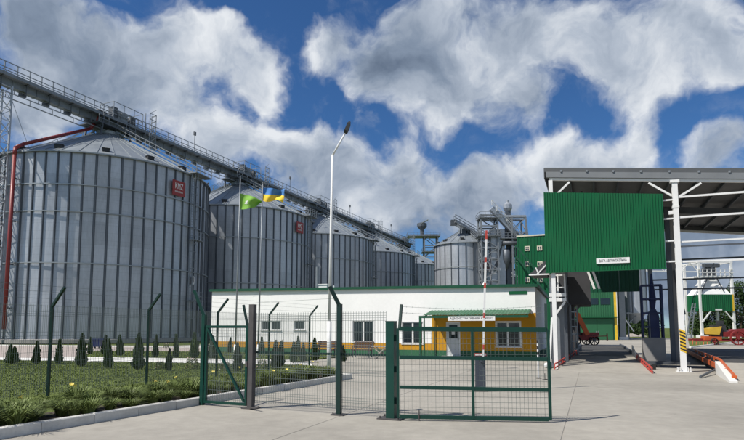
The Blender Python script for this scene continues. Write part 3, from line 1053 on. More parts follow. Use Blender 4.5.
bench(325, 357, -R(22), 'dark brown slatted bench beside the lamp post')
bench(362, 357.5, -R(22), 'dark brown slatted bench under the office window')
p = G(381, 359)
tb_ = thing('garden_table', 'light wooden folding table next to the bench by the office', 'table', p, -R(22))
for i in range(4):
    g = MB(); g.box(-0.5, 0.5, -0.3 + i * 0.15, -0.165 + i * 0.15, 0.68, 0.71); g.build('table_slat', 'rubble', tb_)
for sy in (-1, 1):
    g = MB(); g.beam((-0.4, sy * 0.25, 0), (0.4, sy * 0.25, 0.68), 0.05); g.build('leg', 'rubble', tb_)
    g = MB(); g.beam((0.4, sy * 0.22, 0), (-0.4, sy * 0.22, 0.68), 0.05); g.build('leg', 'rubble', tb_)

# blue bin by the silo road
p = G(97, 348.5)
bn = thing('waste_bin', 'dark blue waste bin by the silo road', 'bin', p)
sx = 0.42
g = MB(); 
g.v = [(-sx * .8, -.3, .15), (sx * .8, -.3, .15), (sx * .8, .3, .15), (-sx * .8, .3, .15), (-sx, -.36, .75), (sx, -.36, .75), (sx, .36, .75), (-sx, .36, .75)]
g.f = [(3, 2, 1, 0), (4, 5, 6, 7), (0, 1, 5, 4), (1, 2, 6, 5), (2, 3, 7, 6), (3, 0, 4, 7)]
g.build('body', 'blue_bin', bn)
g = MB(); g.prism_y([(-sx - .04, .75), (sx + .04, .75), (sx * .8, .85), (-sx * .8, .85)], -.4, .4); g.build('lid', 'blue_bin', bn)
for a in (-1, 1):
    for b_ in (-1, 1):
        g = MB(); g.tube((a * .28 - .03, b_ * .22, .09), (a * .28 + .03, b_ * .22, .09), 0.09, None, 10); g.build('wheel', 'black', bn)


# ================================================================== SILOS
def ring_seg(R0, R1, a0, a1, z0, z1, n=3):
    g = MB()
    for i in range(n + 1):
        a = a0 + (a1 - a0) * i / n
        c, s = math.cos(a), math.sin(a)
        g.v += [(R1 * c, R1 * s, z0), (R1 * c, R1 * s, z1), (R0 * c, R0 * s, z1), (R0 * c, R0 * s, z0)]
    for i in range(n):
        k = 4 * i
        g.f += [(k, k + 4, k + 5, k + 1), (k + 1, k + 5, k + 6, k + 2), (k + 3, k + 7, k + 4, k)]
    k = 4 * n
    g.f += [(0, 1, 2, 3), (k + 3, k + 2, k + 1, k)]
    return g


def torus(Rm, z, r, n=96):
    g = MB()
    for i in range(n):
        a = 2 * math.pi * i / n
        for (dr, dz) in ((-r, -r), (r, -r), (r, r), (-r, r)):
            g.v.append(((Rm + dr) * math.cos(a), (Rm + dr) * math.sin(a), z + dz))
    for i in range(n):
        j = (i + 1) % n
        for q in range(4):
            p = (q + 1) % 4
            g.f.append((4 * i + q, 4 * j + q, 4 * j + p, 4 * i + p))
    return g


_cache = {}


def silo_meshes(Rs, He, N, rows, ROOFN, rise):
    key = (Rs, He, N, rows)
    if key in _cache: return _cache[key]
    da = 2 * math.pi / N
    hrow = (He - 0.5) / rows
    d = {}
    d['sheet'] = ring_seg(Rs - 0.02, Rs, -da / 2, da / 2 , 0.004, hrow - 0.004, 2).mesh('wall_sheet', 'galv')
    g = MB()
    w2 = 0.095 if Rs > 10 else 0.075
    g.v = []
    # hat section stiffener running up the wall
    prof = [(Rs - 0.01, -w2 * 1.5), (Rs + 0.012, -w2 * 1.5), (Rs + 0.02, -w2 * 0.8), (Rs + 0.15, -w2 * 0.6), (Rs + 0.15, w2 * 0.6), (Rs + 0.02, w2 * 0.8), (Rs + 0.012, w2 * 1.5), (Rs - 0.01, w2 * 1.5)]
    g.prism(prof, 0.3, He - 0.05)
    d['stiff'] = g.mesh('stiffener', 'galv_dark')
    db = 2 * math.pi / ROOFN
    g = MB()
    r1, r0, z0, z1 = Rs + 0.35, 1.1, He - 0.05, He + rise
    def pt(r, a, up=0.0):
        return (r * math.cos(a), r * math.sin(a), z0 + (z1 - z0) * (r1 - r) / (r1 - r0) + up)
    e = 0.035
    for (ra, rb) in ((r1, r0),):
        k = len(g.v)
        g.v += [pt(ra, -db / 2), pt(ra, 0, 0.0), pt(ra, db / 2), pt(rb, db / 2), pt(rb, 0), pt(rb, -db / 2)]
        g.f += [(k, k + 1, k + 4, k + 5), (k + 1, k + 2, k + 3, k + 4)]
        # standing rib on one edge
        for (aa, rr_) in ((-db / 2, 0.07),):
            k = len(g.v)
            for rq in (ra, rb):
                a_ = rr_ / 2 / max(rq, 1.5)
                g.v += [pt(rq, aa - a_), pt(rq, aa - a_, 0.08), pt(rq, aa + a_, 0.08), pt(rq, aa + a_)]
            g.f += [(k + 1, k + 5, k + 4, k), (k + 2, k + 6, k + 5, k + 1), (k + 3, k + 7, k + 6, k + 2), (k, k + 3, k + 2, k + 1)]
    # drip edge
    k = len(g.v)
    for aa in (-db / 2, 0, db / 2):
        a_ = pt(r1, aa); g.v += [a_, (a_[0], a_[1], a_[2] - 0.16)]
    g.f += [(k + 1, k + 3, k + 2, k), (k + 3, k + 5, k + 4, k + 2)]
    d['roof'] = g.mesh('roof_panel', 'galv_roof')
    # hooded vent on the slope near the eave
    g = MB()
    rv = Rs - 1.0
    zz = z0 + (z1 - z0) * (r1 - rv) / (r1 - r0)
    g.box(rv - 0.3, rv + 0.4, -0.4, 0.4, zz - 0.15, zz + 0.28)
    g.prism_y([(rv - 0.4, zz + 0.28), (rv + 0.5, zz + 0.28), (rv - 0.1, zz + 0.40)], -0.46, 0.46)
    d['vent'] = g.mesh('roof_vent', 'vent')
    g = MB(); n = 64
    g.lathe([(Rs - 0.06, 0.0), (Rs - 0.06, He)], n, cap=False)
    d['core'] = g.mesh('inner_wall', 'galv_dark', True)
    g = MB(); g.lathe([(Rs + 0.5, 0.0), (Rs + 0.5, 0.42), (Rs - 0.1, 0.5)], n, cap=False)
    d['base'] = g.mesh('foundation', 'pedestal')
    g = MB(); g.lathe([(1.5, z1 - 0.35), (1.5, z1 + 0.25), (0.9, z1 + 0.5), (0.9, z1 + 0.55)], 20)
    d['cap'] = g.mesh('roof_cap', 'galv_roof')
    g = MB(); g.lathe([(r1 - 0.05, z0 - 0.01), (1.0, z1 - 0.06)], 64, cap=False)
    d['under'] = g.mesh('roof_deck', 'galv_dark')
    _cache[key] = d
    return d


def make_silo(label, c, Rs, He, N, rows, ROOFN, rise, ladder=None, sign=None, rings=(), stairs=(), group=None, number=None, vents=3):
    root = thing('grain_silo', label, 'silo', (c[0], c[1], 0), 0, group)
    d = silo_meshes(Rs, He, N, rows, ROOFN, rise)
    inst('inner_wall', d['core'], root)
    inst('foundation', d['base'], root)
    inst('roof_deck', d['under'], root)
    inst('roof_cap', d['cap'], root)
    near = math.atan2(-c[1], -c[0])
    da = 2 * math.pi / N
    hrow = (He - 0.5) / rows
    for i in range(N):
        a = i * da
        df = (a - near + math.pi) % (2 * math.pi) - math.pi
        if abs(df) > R(100): continue
        for j in range(rows):
            inst('wall_sheet', d['sheet'], root, (0, 0, 0.48 + j * hrow), a + da / 2)
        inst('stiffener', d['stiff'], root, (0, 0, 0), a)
    for i in range(ROOFN):
        a = (i + 0.5) * 2 * math.pi / ROOFN
        inst('roof_panel', d['roof'], root, (0, 0, 0), a)
        if vents and i % vents == 0:
            inst('roof_vent', d['vent'], root, (0, 0, 0), a)
    for z in rings:
        torus(Rs + 0.2, z, 0.055).build('wind_ring', 'galv_roof', root)
    torus(Rs + 0.12, He - 0.1, 0.09).build('eave_rim', 'galv_roof', root)
    r1, r0, z0, z1 = Rs + 0.35, 1.1, He - 0.05, He + rise
    if ladder is not None:
        ca, sa = math.cos(ladder), math.sin(ladder)
        ta = Vector((-sa, ca, 0)); ra = Vector((ca, sa, 0))
        g = MB()
        for s_ in (-0.3, 0.3):
            g.beam(ra * (Rs + 0.45) + ta * s_ + Vector((0, 0, 0.4)), ra * (Rs + 0.45) + ta * s_ + Vector((0, 0, He + 1.0)), 0.09, 0.09)
        lo = g.build('ladder', 'steel', root)
        g = MB()
        z = 0.8
        while z < He:
            g.beam(ra * (Rs + 0.45) - ta * 0.3 + Vector((0, 0, z)), ra * (Rs + 0.45) + ta * 0.3 + Vector((0, 0, z)), 0.045, 0.045)
            z += 0.35
        o = g.build('rung', 'steel', lo); o['kind'] = 'stuff'
        g = MB()
        z = 3.0
        while z < He:
            pts = [ra * (Rs + 0.45 + 0.75 * math.sin(q * math.pi / 4)) + ta * (0.42 * math.cos(q * math.pi / 4)) + Vector((0, 0, z)) for q in range(5)]
            for u, v in zip(pts[:-1], pts[1:]): g.beam(u, v, 0.06, 0.04)
            z += 1.1
        for q in (1, 2, 3):
            u = ra * (Rs + 0.45 + 0.75 * math.sin(q * math.pi / 4)) + ta * (0.42 * math.cos(q * math.pi / 4))
            g.beam(u + Vector((0, 0, 3)), u + Vector((0, 0, He)), 0.05, 0.05)
        o = g.build('safety_cage', 'steel', lo)
        for zp in (He * 0.60, He * 0.24):
            g = MB()
            c0 = ra * (Rs + 0.7)
            for s_ in range(2):
                pass
            g.beam(c0 - ta * 0.3 + Vector((0, 0, zp)), c0 + ta * 1.8 + Vector((0, 0, zp)), 1.0, 0.08)
            for q in (0.5, 1.15, 1.8):
                g.beam(c0 + ra * 0.45 + ta * q + Vector((0, 0, zp)), c0 + ra * 0.45 + ta * q + Vector((0, 0, zp + 1.1)), 0.05)
            for z in (0.55, 1.1):
                g.beam(c0 + ra * 0.45 + ta * 0.5 + Vector((0, 0, zp + z)), c0 + ra * 0.45 + ta * 1.8 + Vector((0, 0, zp + z)), 0.05)
            g.build('rest_platform', 'steel', root)
        # eave platform with railing
        g = MB(); zp = He + 0.05
        c0 = ra * (Rs + 0.75)
        g.beam(c0 - ta * 0.6 + Vector((0, 0, zp)), c0 + ta * 3.0 + Vector((0, 0, zp)), 1.2, 0.1)
        for q in (-0.6, 0.4, 1.3, 2.2, 3.0):
            g.beam(c0 + ra * 0.55 + ta * q + Vector((0, 0, zp)), c0 + ra * 0.55 + ta * q + Vector((0, 0, zp + 1.3)), 0.06)
        for z in (0.45, 0.9, 1.3):
            g.beam(c0 + ra * 0.55 - ta * 0.6 + Vector((0, 0, zp + z)), c0 + ra * 0.55 + ta * 3.0 + Vector((0, 0, zp + z)), 0.06)
        g.build('eave_platform', 'steel', root)
        # vertical service pipe beside the ladder
        g = MB(); u = ra * (Rs + 0.4) + ta * 2.4
        g.path([u + Vector((0, 0, 1)), u + Vector((0, 0, He - 1.2)), u + ta * 1.2 + Vector((0, 0, He - 0.3))], 0.12, 8)
        g.build('service_pipe', 'steel_dark', root)
    for (ang_, wd) in stairs:
        ca, sa = math.cos(ang_), math.sin(ang_)
        ra, ta = Vector((ca, sa, 0)), Vector((-sa, ca, 0))
        A = ra * 1.6 + Vector((0, 0, z1 + 0.25)); B = ra * (Rs + 0.2) + Vector((0, 0, z0 + 0.35))
        g = MB()
        for s_ in (-wd, wd):
            g.beam(A + ta * s_, B + ta * s_, 0.08, 0.22)
        so_ = g.build('roof_stair', 'galv_roof', root)
        g = MB()
        for s_ in (-wd, wd):
            for z in (0.55, 1.1):
                g.beam(A + ta * s_ + Vector((0, 0, z)), B + ta * s_ + Vector((0, 0, z)), 0.06)
            for q in range(9):
                u = A.lerp(B, q / 8) + ta * s_
                g.beam(u, u + Vector((0, 0, 1.1)), 0.06)
        g.build('handrail', 'steel', so_)
        g = MB()
        for q in range(30):
            u = A.lerp(B, (q + 0.5) / 30) + Vector((0, 0, 0.05))
            g.beam(u - ta * wd, u + ta * wd, 0.28, 0.04)
        o = g.build('tread', 'steel', so_); o['kind'] = 'stuff'
    if sign is not None:
        a, zc, w_, h_ = sign
        so_ = MB().box(-w_ / 2, w_ / 2, -0.06, 0.0, -h_ / 2, h_ / 2).build('sign_board', 'red_sign', root, (math.cos(a) * (Rs + 0.32), math.sin(a) * (Rs + 0.32), zc), a + R(90))
        so_['label'] = 'red sign board with white lettering'
        o = inst('lettering', text_mesh('lettering', 'KMZ', h_ * 0.55, 'white', 0.01, width=w_ * 0.62), so_, (0, -0.075, h_ * 0.12), rot=(R(90), 0, 0))
        o = inst('lettering', text_mesh('lettering', 'INDUSTRIES', h_ * 0.15, 'white', 0.01, width=w_ * 0.62), so_, (0, -0.075, -h_ * 0.24), rot=(R(90), 0, 0))
        g = MB(); g.box(-w_ * .4, w_ * .4, 0, 0.3, -0.1, 0.1); g.build('bracket', 'steel_dark', so_)
    if number is not None:
        a, zc, txt = number
        nb = MB()
        k = 20
        nb.v = [(0.42 * math.cos(2 * math.pi * i / k), -0.03, 0.62 * math.sin(2 * math.pi * i / k)) for i in range(k)] + [(0.42 * math.cos(2 * math.pi * i / k), 0.0, 0.62 * math.sin(2 * math.pi * i / k)) for i in range(k)]
        nb.f = [tuple(range(k))] + [(i, k + i, k + (i + 1) % k, (i + 1) % k) for i in range(k)]
        nd = nb.build('number_disc', 'white', root, (math.cos(a) * (Rs + 0.25), math.sin(a) * (Rs + 0.25), zc), a + R(90))
        inst('numeral', text_mesh('numeral', txt, 1.05, 'ink', 0.008), nd, (0, -0.045, 0), rot=(R(90), 0, 0))
    return root


RS, HE, RISE = 14.0, 22.4, 6.9
C1 = Vector((-37.9, 75.4, 0))
STEP = Vector((0.403, 0.915, 0)).normalized() * 30.0
LADDER, SIGN = R(-16.4), R(-26.8)
stairs_ = ((R(-10), 0.45), (R(-168), 0.45))
lab = ['largest galvanised grain silo with the red drop pipe and number disc',
       'galvanised grain silo behind the two flags',
       'galvanised grain silo behind the street lamp pole',
       'fourth galvanised grain silo under the overhead conveyor, past the lamp post',
       'last galvanised grain silo of the long row, mostly hidden']
silos = []
for i in range(5):
    c = C1 + STEP * i
    silos.append(make_silo(lab[i], c, RS, HE, 64, 8 if i == 0 else 4, 48, RISE, LADDER if i < 4 else None,
                           (SIGN, HE - 2.6, 2.1, 2.0) if i < 2 else None, (HE - 4.0, HE - 7.2, 9.2) if i == 0 else (HE - 5.5, 9.2), stairs_ if i < 4 else (), None,
                           (R(-16.4) + 0.06, 8.1, '8') if i == 0 else None))

# red pipe on the first silo: down the roof slope, then down the wall
pa_ = R(-103.6)
ra = Vector((math.cos(pa_), math.sin(pa_), 0))
g = MB()
sl_ = RISE / (RS + 0.35 - 1.1)
pts = [ra * 2.2 + Vector((0, 0, 31.2)), ra * 2.4 + Vector((0, 0, HE + RISE + 1.0)), ra * 3.4 + Vector((0, 0, HE + RISE - 0.3)), ra * (RS - 0.4) + Vector((0, 0, HE + 1.0)), ra * (RS + 0.7) + Vector((0, 0, HE + 0.2)),
       ra * (RS + 0.75) + Vector((0, 0, HE - 0.7)), ra * (RS + 0.75) + Vector((0, 0, 1.6))]
g.path(pts, 0.21, 12)
o = g.build('drop_pipe', 'red', silos[0], smooth=True)
o['label'] = 'red drop pipe running down roof and wall'
for z in (4, 9, 14, 19):
    g = MB(); g.box(-0.4, 0.4, -0.1, 0.1, z - 0.06, z + 0.06)
    g.build('pipe_clamp', 'steel_dark', o, ra * (RS + 0.5), pa_)

# ---------------------------------------------------------------- overhead conveyor along the silo row
cd = STEP.normalized(); cn = Vector((cd.y, -cd.x, 0))           # cn points right, towards the camera side
cang = math.atan2(cd.y, cd.x)
CS = C1 - cd * 20.0
CONV = thing('overhead_conveyor', 'long galvanised conveyor gallery with railings over the silo roofs', 'conveyor', CS, cang)
LC = 20 + 30 * 4 + 8
ZF = 31.4
bay = 3.0
nb = int(LC / bay)
g = MB(); g.box(0.02, bay - 0.02, -0.55, 0.35, ZF - 0.95, ZF + 0.1); g.box(0.0, 0.08, -0.6, 0.4, ZF - 1.0, ZF + 0.15); trough = g.mesh('conveyor_section', 'conv')
g = MB(); g.box(0.01, bay - 0.01, -1.45, -0.62, ZF - 0.12, ZF - 0.04); g.box(0.01, bay - 0.01, -1.47, -1.44, ZF - 0.16, ZF + 0.24); walk = g.mesh('walkway_section', 'conv')
g = MB(); g.beam((0, -1.42, ZF - 0.05), (0, -1.42, ZF + 1.45), 0.09); post_a = g.mesh('rail_post', 'steel')
g = MB(); g.beam((0, 0.75, ZF - 0.05), (0, 0.75, ZF + 1.45), 0.07); post_b = g.mesh('rail_post', 'steel')
g = MB()
g.beam((0, -1.3, ZF - 0.15), (0, 0.75, ZF - 0.15), 0.12, 0.12); g.beam((0, -0.9, ZF - 0.2), (0, -0.9, ZF - 1.25), 0.08); g.beam((0, 0.5, ZF - 0.2), (0, 0.5, ZF - 1.25), 0.08)
g.beam((0, -0.95, ZF - 1.25), (0, 0.55, ZF - 1.25), 0.14, 0.16)
g.beam((-0.35, -0.2, ZF - 1.35), (0.35, -0.2, ZF - 1.35), 0.5, 0.35)
hang = g.mesh('support_hanger', 'steel_dark')
for i in range(nb):
    inst('conveyor_section', trough, CONV, (i * bay, 0, 0))
    inst('walkway_section', walk, CONV, (i * bay, 0, 0))
    for h_ in (0, bay / 2):
        inst('rail_post', post_a, CONV, (i * bay + h_, 0, 0))
    inst('rail_post', post_b, CONV, (i * bay, 0, 0))
    inst('support_hanger', hang, CONV, (i * bay + 1.5, 0, 0))
Lc = nb * bay
for y in (-1.42, 0.75):
    for z in (0.75, 1.45):
        g = MB(); g.beam((0, y, ZF + z), (Lc, y, ZF + z), 0.08); g.build('hand_rail', 'steel', CONV)
for y in (-1.0, 0.6):
    g = MB(); g.beam((0, y, ZF - 1.95), (Lc, y, ZF - 1.95), 0.10); g.build('bottom_chord', 'steel', CONV)
g = MB()
for i in range(nb):
    for y in (-1.0, 0.6):
        g.beam((i * bay, y, ZF - 1.3), (i * bay, y, ZF - 1.95), 0.06)
g.build('chord_hangers', 'steel', CONV)['kind'] = 'stuff'
for i in range(5):
    xs = 20 + 30 * i
    # transfer station over each silo: frame, drive box, chute
    for dx in (-2.6, 2.6):
        g = MB()
        for dy in (-1.7, 1.4):
            g.beam((xs + dx, dy, HE + RISE - 1.2), (xs + dx * 0.8, dy, ZF + 0.0), 0.22)
        g.beam((xs + dx, -1.7, HE + RISE + 0.2), (xs + dx * 0.8, 1.4, ZF - 0.4), 0.14)
        g.beam((xs + dx * 0.92, -1.9, HE + RISE + 0.5), (xs + dx * 0.92, 1.6, HE + RISE + 0.5), 0.2)
        g.build('support_frame', 'steel_dark', CONV)
    g = MB(); g.box(xs - 3.2, xs + 3.2, -2.0, 1.7, HE + RISE + 0.62, HE + RISE + 0.74); g.build('maintenance_deck', 'steel_dark', CONV)
    g = MB(); g.box(xs - 2.0, xs - 1.0, -1.5, -0.6, HE + RISE + 0.75, ZF - 1.0); g.build('gate_valve', 'steel_dark', CONV)
    g = MB()
    for dx in (-3.1, -1.5, 0, 1.5, 3.1): g.beam((xs + dx, -1.95, HE + RISE + 0.7), (xs + dx, -1.95, HE + RISE + 1.8), 0.06)
    for z in (1.25, 1.8): g.beam((xs - 3.1, -1.95, HE + RISE + z), (xs + 3.1, -1.95, HE + RISE + z), 0.06)
    g.build('deck_railing', 'steel', CONV)
    g = MB(); g.box(xs - 0.9, xs + 0.9, -0.7, 0.6, HE + RISE - 0.2, ZF - 1.0); g.build('discharge_chute', 'steel_dark', CONV)
    g = MB(); g.box(xs + 0.6, xs + 2.2, -1.3, 0.4, ZF + 0.15, ZF + 1.25); g.box(xs + 0.2, xs + 2.6, -0.4, 0.3, ZF + 1.25, ZF + 1.6); g.build('drive_unit', 'steel', CONV)
    g = MB()
    for dx in (-0.6, 1.2, 3.0, 4.6):
        for dy in (-1.7, 1.0):
            g.beam((xs + dx, dy, ZF), (xs + dx, dy, ZF + 2.4), 0.07)
    for z in (1.2, 2.4):
        for dy in (-1.7, 1.0):
            g.beam((xs - 0.6, dy, ZF + z), (xs + 4.6, dy, ZF + z), 0.07)
        for dx in (-0.6, 4.6):
            g.beam((xs + dx, -1.7, ZF + z), (xs + dx, 1.0, ZF + z), 0.07)
    g.build('service_cage', 'steel', CONV)
    g = MB(); g.tube((xs - 2.6, -0.9, ZF + 0.35), (xs - 1.2, -0.9, ZF + 0.35), 0.32, None, 12); g.build('motor', 'vent', CONV, smooth=True)
    g = MB()
    for dx in (5.4, 6.6):
        for dy in (-2.3, -1.4): g.beam((xs + dx, dy, ZF - 2.8), (xs + dx, dy, ZF + 2.9), 0.09)
    for q in range(7):
        z = ZF - 2.6 + q * 0.9
        g.beam((xs + 5.4, -2.3, z), (xs + 6.6, -2.3, z), 0.07); g.beam((xs + 5.4, -2.3, z), (xs + 6.6, -2.3, z + 0.9), 0.05); g.beam((xs + 6.6, -2.3, z), (xs + 6.6, -1.4, z), 0.07)
    g.build('access_ladder', 'steel', CONV)
    g = MB(); g.box(xs - 0.3, xs + 0.5, -1.2, -0.3, ZF + 0.1, ZF + 1.9); g.build('control_box', 'steel_dark', CONV)
    g = MB(); g.box(xs + 3.0, xs + 3.9, -1.0, -0.2, ZF + 0.1, ZF + 1.5); g.build('control_box', 'steel_dark', CONV)
    if i:
        g = MB(); g.beam((xs - 14, -1.42, ZF), (xs - 14, -1.42, ZF + 3.6), 0.07); g.box(xs - 14.2, xs - 13.8, -1.55, -1.3, ZF + 3.0, ZF + 3.6); g.build('lamp_stand', 'steel_dark', CONV)
# lattice support between conveyor and eave at the near end
tw = thing('lattice_tower', 'white lattice tower carrying the near end of the conveyor', 'tower', CS + cd * 5.0, cang)
for sx in (-0.8, 0.8):
    for sy in (-0.9, 0.9):
        g = MB(); g.beam((sx, sy, 0), (sx, sy, ZF - 1.0), 0.18); g.build('leg', 'galv', tw)
g = MB()
n = 22
for i in range(n):
    za, zb_ = (ZF - 1.2) * i / n, (ZF - 1.2) * (i + 1) / n
    for sy in (-0.9, 0.9):
        s_ = 0.8 if i % 2 else -0.8
        g.beam((-s_, sy, za), (s_, sy, zb_), 0.08); g.beam((-0.8, sy, zb_), (0.8, sy, zb_), 0.07)
    for sx in (-0.8, 0.8):
        s_ = 0.9 if i % 2 else -0.9
        g.beam((sx, -s_, za), (sx, s_, zb_), 0.08)
g.build('lattice_bracing', 'galv', tw)
o = MB().tube(AT(9, 92, 62.0), AT(29, 148, 62.5), 0.03, None, 5).build('guy_wire', 'steel', None)
o['label'] = 'thin guy wire slanting from the conveyor to the largest silo eave'; o['category'] = 'wire'

# ---------------------------------------------------------------- group of smaller silos at the right end
sm = []
S6 = AT(465, 300, 128)
sm.append(make_silo('smaller galvanised silo below the slanting conveyor, right of the long row', (S6.x, 128), 7.0, 21.2, 26, 4, 26, 3.6, None, (R(-52), 15.5, 2.2, 2.2), (15.5,), ((R(-70), 0.35),), vents=3))
S7 = AT(489, 300, 143)
sm.append(make_silo('small galvanised silo partly hidden behind the raised boom', (S7.x, 143), 6.2, 20.6, 26, 4, 26, 3.2, None, (R(-100), 15.8, 2.2, 2.2), (15.0,), (), vents=0))
S8 = AT(511, 300, 133)
sm.append(make_silo('lowest small silo next to the green building with square windows', (S8.x, 133), 4.6, 13.5, 20, 3, 20, 2.4, None, None, (), (), vents=0))

# slanting conveyor over the smaller silo
pA, pB = AT(454.5, 222, 124), AT(496, 246, 130)
sc_ = thing('slanting_conveyor', 'inclined galvanised conveyor with railing above the smaller silo', 'conveyor', (pA.x, pA.y, 0))
q = Vector((pB.x - pA.x, pB.y - pA.y, pB.z - pA.z))
A = Vector((0, 0, pA.z))
g = MB(); g.beam(A, A + q, 1.2, 1.0); g.build('trough', 'galv', sc_)
g = MB(); g.beam(A + Vector((0, -1.0, -0.2)), A + q + Vector((0, -1.0, -0.2)), 0.8, 0.08); g.build('walkway', 'galv', sc_)
for dy in (-1.4, 0.7):
    for dz in (0.8, 1.5):
        g = MB(); g.beam(A + Vector((0, dy, dz)), A + q + Vector((0, dy, dz)), 0.09); g.build('hand_rail', 'steel', sc_)
    for i in range(9):
        g = MB(); u = A + q * (i / 8) + Vector((0, dy, 0)); g.beam(u, u + Vector((0, 0, 1.5)), 0.09); g.build('rail_post', 'steel', sc_)
g = MB(); g.box(-0.9, 0.5, -0.7, 0.6, pA.z - 0.8, pA.z + 0.4); g.build('drive_head', 'steel_dark', sc_)
for t_ in (0.22, 0.42):
    g = MB(); u = A + q * t_; u2 = Vector((u.x, u.y, 22.5 + 1.0))
    for dx in (-0.8, 0.8):
        g.beam(u + Vector((dx, 0, -0.3)), Vector((u.x + dx * 1.2, u.y, 23.2)), 0.22)
    g.beam(u + Vector((0, 0.2, -0.3)), Vector((u.x, u.y + 0.3, 21.5)), 0.9, 0.9)
    g.build('support_leg', 'steel_dark', sc_)


def lattice(name, label, base, W_, D_, Z, levels, extra=None, mat='steel', rz=0.0, th=0.22):
    t = thing(name, label, 'tower', base, rz)
    for sx in (-1, 1):
        for sy in (-1, 1):
            g = MB(); g.beam((sx * W_ / 2, sy * D_ / 2, 0), (sx * W_ / 2, sy * D_ / 2, Z), th); g.build('leg', mat, t)
    zs = [Z * i / levels for i in range(levels + 1)]
    for i in range(levels):
        g = MB()
        for sy in (-1, 1):
            g.beam((-W_ / 2, sy * D_ / 2, zs[i + 1]), (W_ / 2, sy * D_ / 2, zs[i + 1]), th * 0.8)
            a, b_ = (-1, 1) if i % 2 else (1, -1)
            g.beam((a * W_ / 2, sy * D_ / 2, zs[i]), (b_ * W_ / 2, sy * D_ / 2, zs[i + 1]), th * 0.6)
        for sx in (-1, 1):
            g.beam((sx * W_ / 2, -D_ / 2, zs[i + 1]), (sx * W_ / 2, D_ / 2, zs[i + 1]), th * 0.8)
            g.beam((sx * W_ / 2, -D_ / 2, zs[i]), (sx * W_ / 2, D_ / 2, zs[i + 1]), th * 0.6)
        g.build('bracing', mat, t)
    return t


def platform(t, x0, x1, y0, y1, z, mat='steel'):
    g = MB(); g.box(x0, x1, y0, y1, z - 0.08, z + 0.08); o = g.build('platform', mat, t)
    g = MB()
    n = max(2, int((x1 - x0) / 1.2))
    for i in range(n + 1):
        x_ = x0 + (x1 - x0) * i / n
        for y_ in (y0, y1): g.beam((x_, y_, z), (x_, y_, z + 1.2), 0.08)
    for y_ in (y0, y1):
        for h_ in (0.6, 1.2): g.beam((x0, y_, z + h_), (x1, y_, z + h_), 0.08)
    for x_ in (x0, x1):
        for h_ in (0.6, 1.2): g.beam((x_, y0, z + h_), (x_, y1, z + h_), 0.08)
    g.build('railing', mat, o)


# elevator tower behind the raised boom
YE = 118.0
zt_ = AT(500, 212, YE).z
b0 = AT(487.5, 300, YE)
et = lattice('elevator_tower', 'tall steel bucket elevator tower with platforms behind the raised boom', (b0.x + 0.4, YE, 0), 3.6, 3.2, zt_ - 1.0, 11, th=0.32)
platform(et, -2.6, 2.2, -2.2, 2.2, zt_ - 5.6)
platform(et, -2.2, 2.6, -2.2, 2.2, zt_ - 1.6)
g = MB(); g.beam((0.4, -1.9, zt_ + 0.4), (7.2, -0.5, zt_ - 6.6), 1.0, 1.1); g.build('inclined_spout', 'galv', et)
g = MB()
for i in range(7):
    u = Vector((0.4, -2.5, zt_ + 0.9)).lerp(Vector((7.2, -1.1, zt_ - 6.1)), i / 6); g.beam(u, u + Vector((0, 0, 1.2)), 0.1)
g.beam((0.4, -2.5, zt_ + 2.1), (7.2, -1.1, zt_ - 4.9), 0.12); g.beam((0.4, -2.5, zt_ + 1.5), (7.2, -1.1, zt_ - 5.5), 0.1)
g.build('spout_railing', 'white', et)
g = MB(); g.box(0.4, 3.4, -1.1, 1.2, 0, zt_ - 4.0); g.build('elevator_leg', 'galv', et)
e2x = AT(508, 300, YE).x - b0.x
g = MB(); g.box(e2x - 0.55, e2x + 0.55, -0.4, 0.6, 0, zt_ + 0.2); g.build('elevator_leg', 'galv_dark', et)
g = MB(); g.lathe([(0.6, zt_ + 0.2), (1.0, zt_ + 0.8), (1.0, zt_ + 1.6), (0.35, zt_ + 2.2), (0.35, zt_ + 2.6)], 12, e2x, 0.1); g.build('elevator_head', 'galv', et)
g = MB(); g.tube((e2x, -0.6, zt_ - 2), (e2x - 3.4, -1.0, zt_ - 13), 0.35, None, 8); g.build('spout_pipe', 'steel_dark', et)
g = MB(); g.tube((e2x, -0.6, zt_ - 3), (e2x + 2.6, -1.0, zt_ - 14), 0.3, None, 8); g.build('spout_pipe', 'steel_dark', et)
# second frame to its right
b1 = AT(519, 300, YE)
et2 = lattice('steel_tower', 'open steel frame with railed deck above the green building', (b1.x - 0.1, YE, 0), 3.0, 3.6, zt_ - 1.6, 8, mat='steel', th=0.30)
platform(et2, -4.0, 1.8, -2.2, 2.2, zt_ - 6.2)
g = MB(); g.beam((-4.6, -1.8, zt_ - 1.3), (1.6, -1.8, zt_ - 1.3), 0.35, 0.4); g.beam((-4.6, 1.8, zt_ - 1.3), (1.6, 1.8, zt_ - 1.3), 0.35, 0.4); g.build('top_beam', 'galv', et2)
g = MB(); g.beam((1.5, -1.8, zt_ - 1.5), (1.9, -1.8, zt_ - 6), 0.25); g.beam((-3.4, -1.8, zt_ - 1.5), (-0.2, -1.8, zt_ - 6), 0.2); g.build('diagonal_brace', 'steel', et2)
g = MB(); g.tube((-3.6, -1.6, zt_ - 7.2), (1.4, -1.6, zt_ - 7.2), 0.55, None, 12); g.build('screw_conveyor', 'steel_dark', et2, smooth=True)
for (x_, z_, s_) in ((-2.6, zt_ - 10, 1.3), (0.2, zt_ - 12, 1.5), (-1.2, zt_ - 9, 0.9), (0.6, zt_ - 9.0, 1.0)):
    g = MB(); g.lathe([(s_ * .15, z_ - s_ * 2.2), (s_ * .7, z_ - s_ * .5), (s_ * .7, z_ + s_), (s_ * .2, z_ + s_ * 1.3)], 12, x_, -0.8); g.build('cyclone', 'galv_dark', et2, smooth=True)

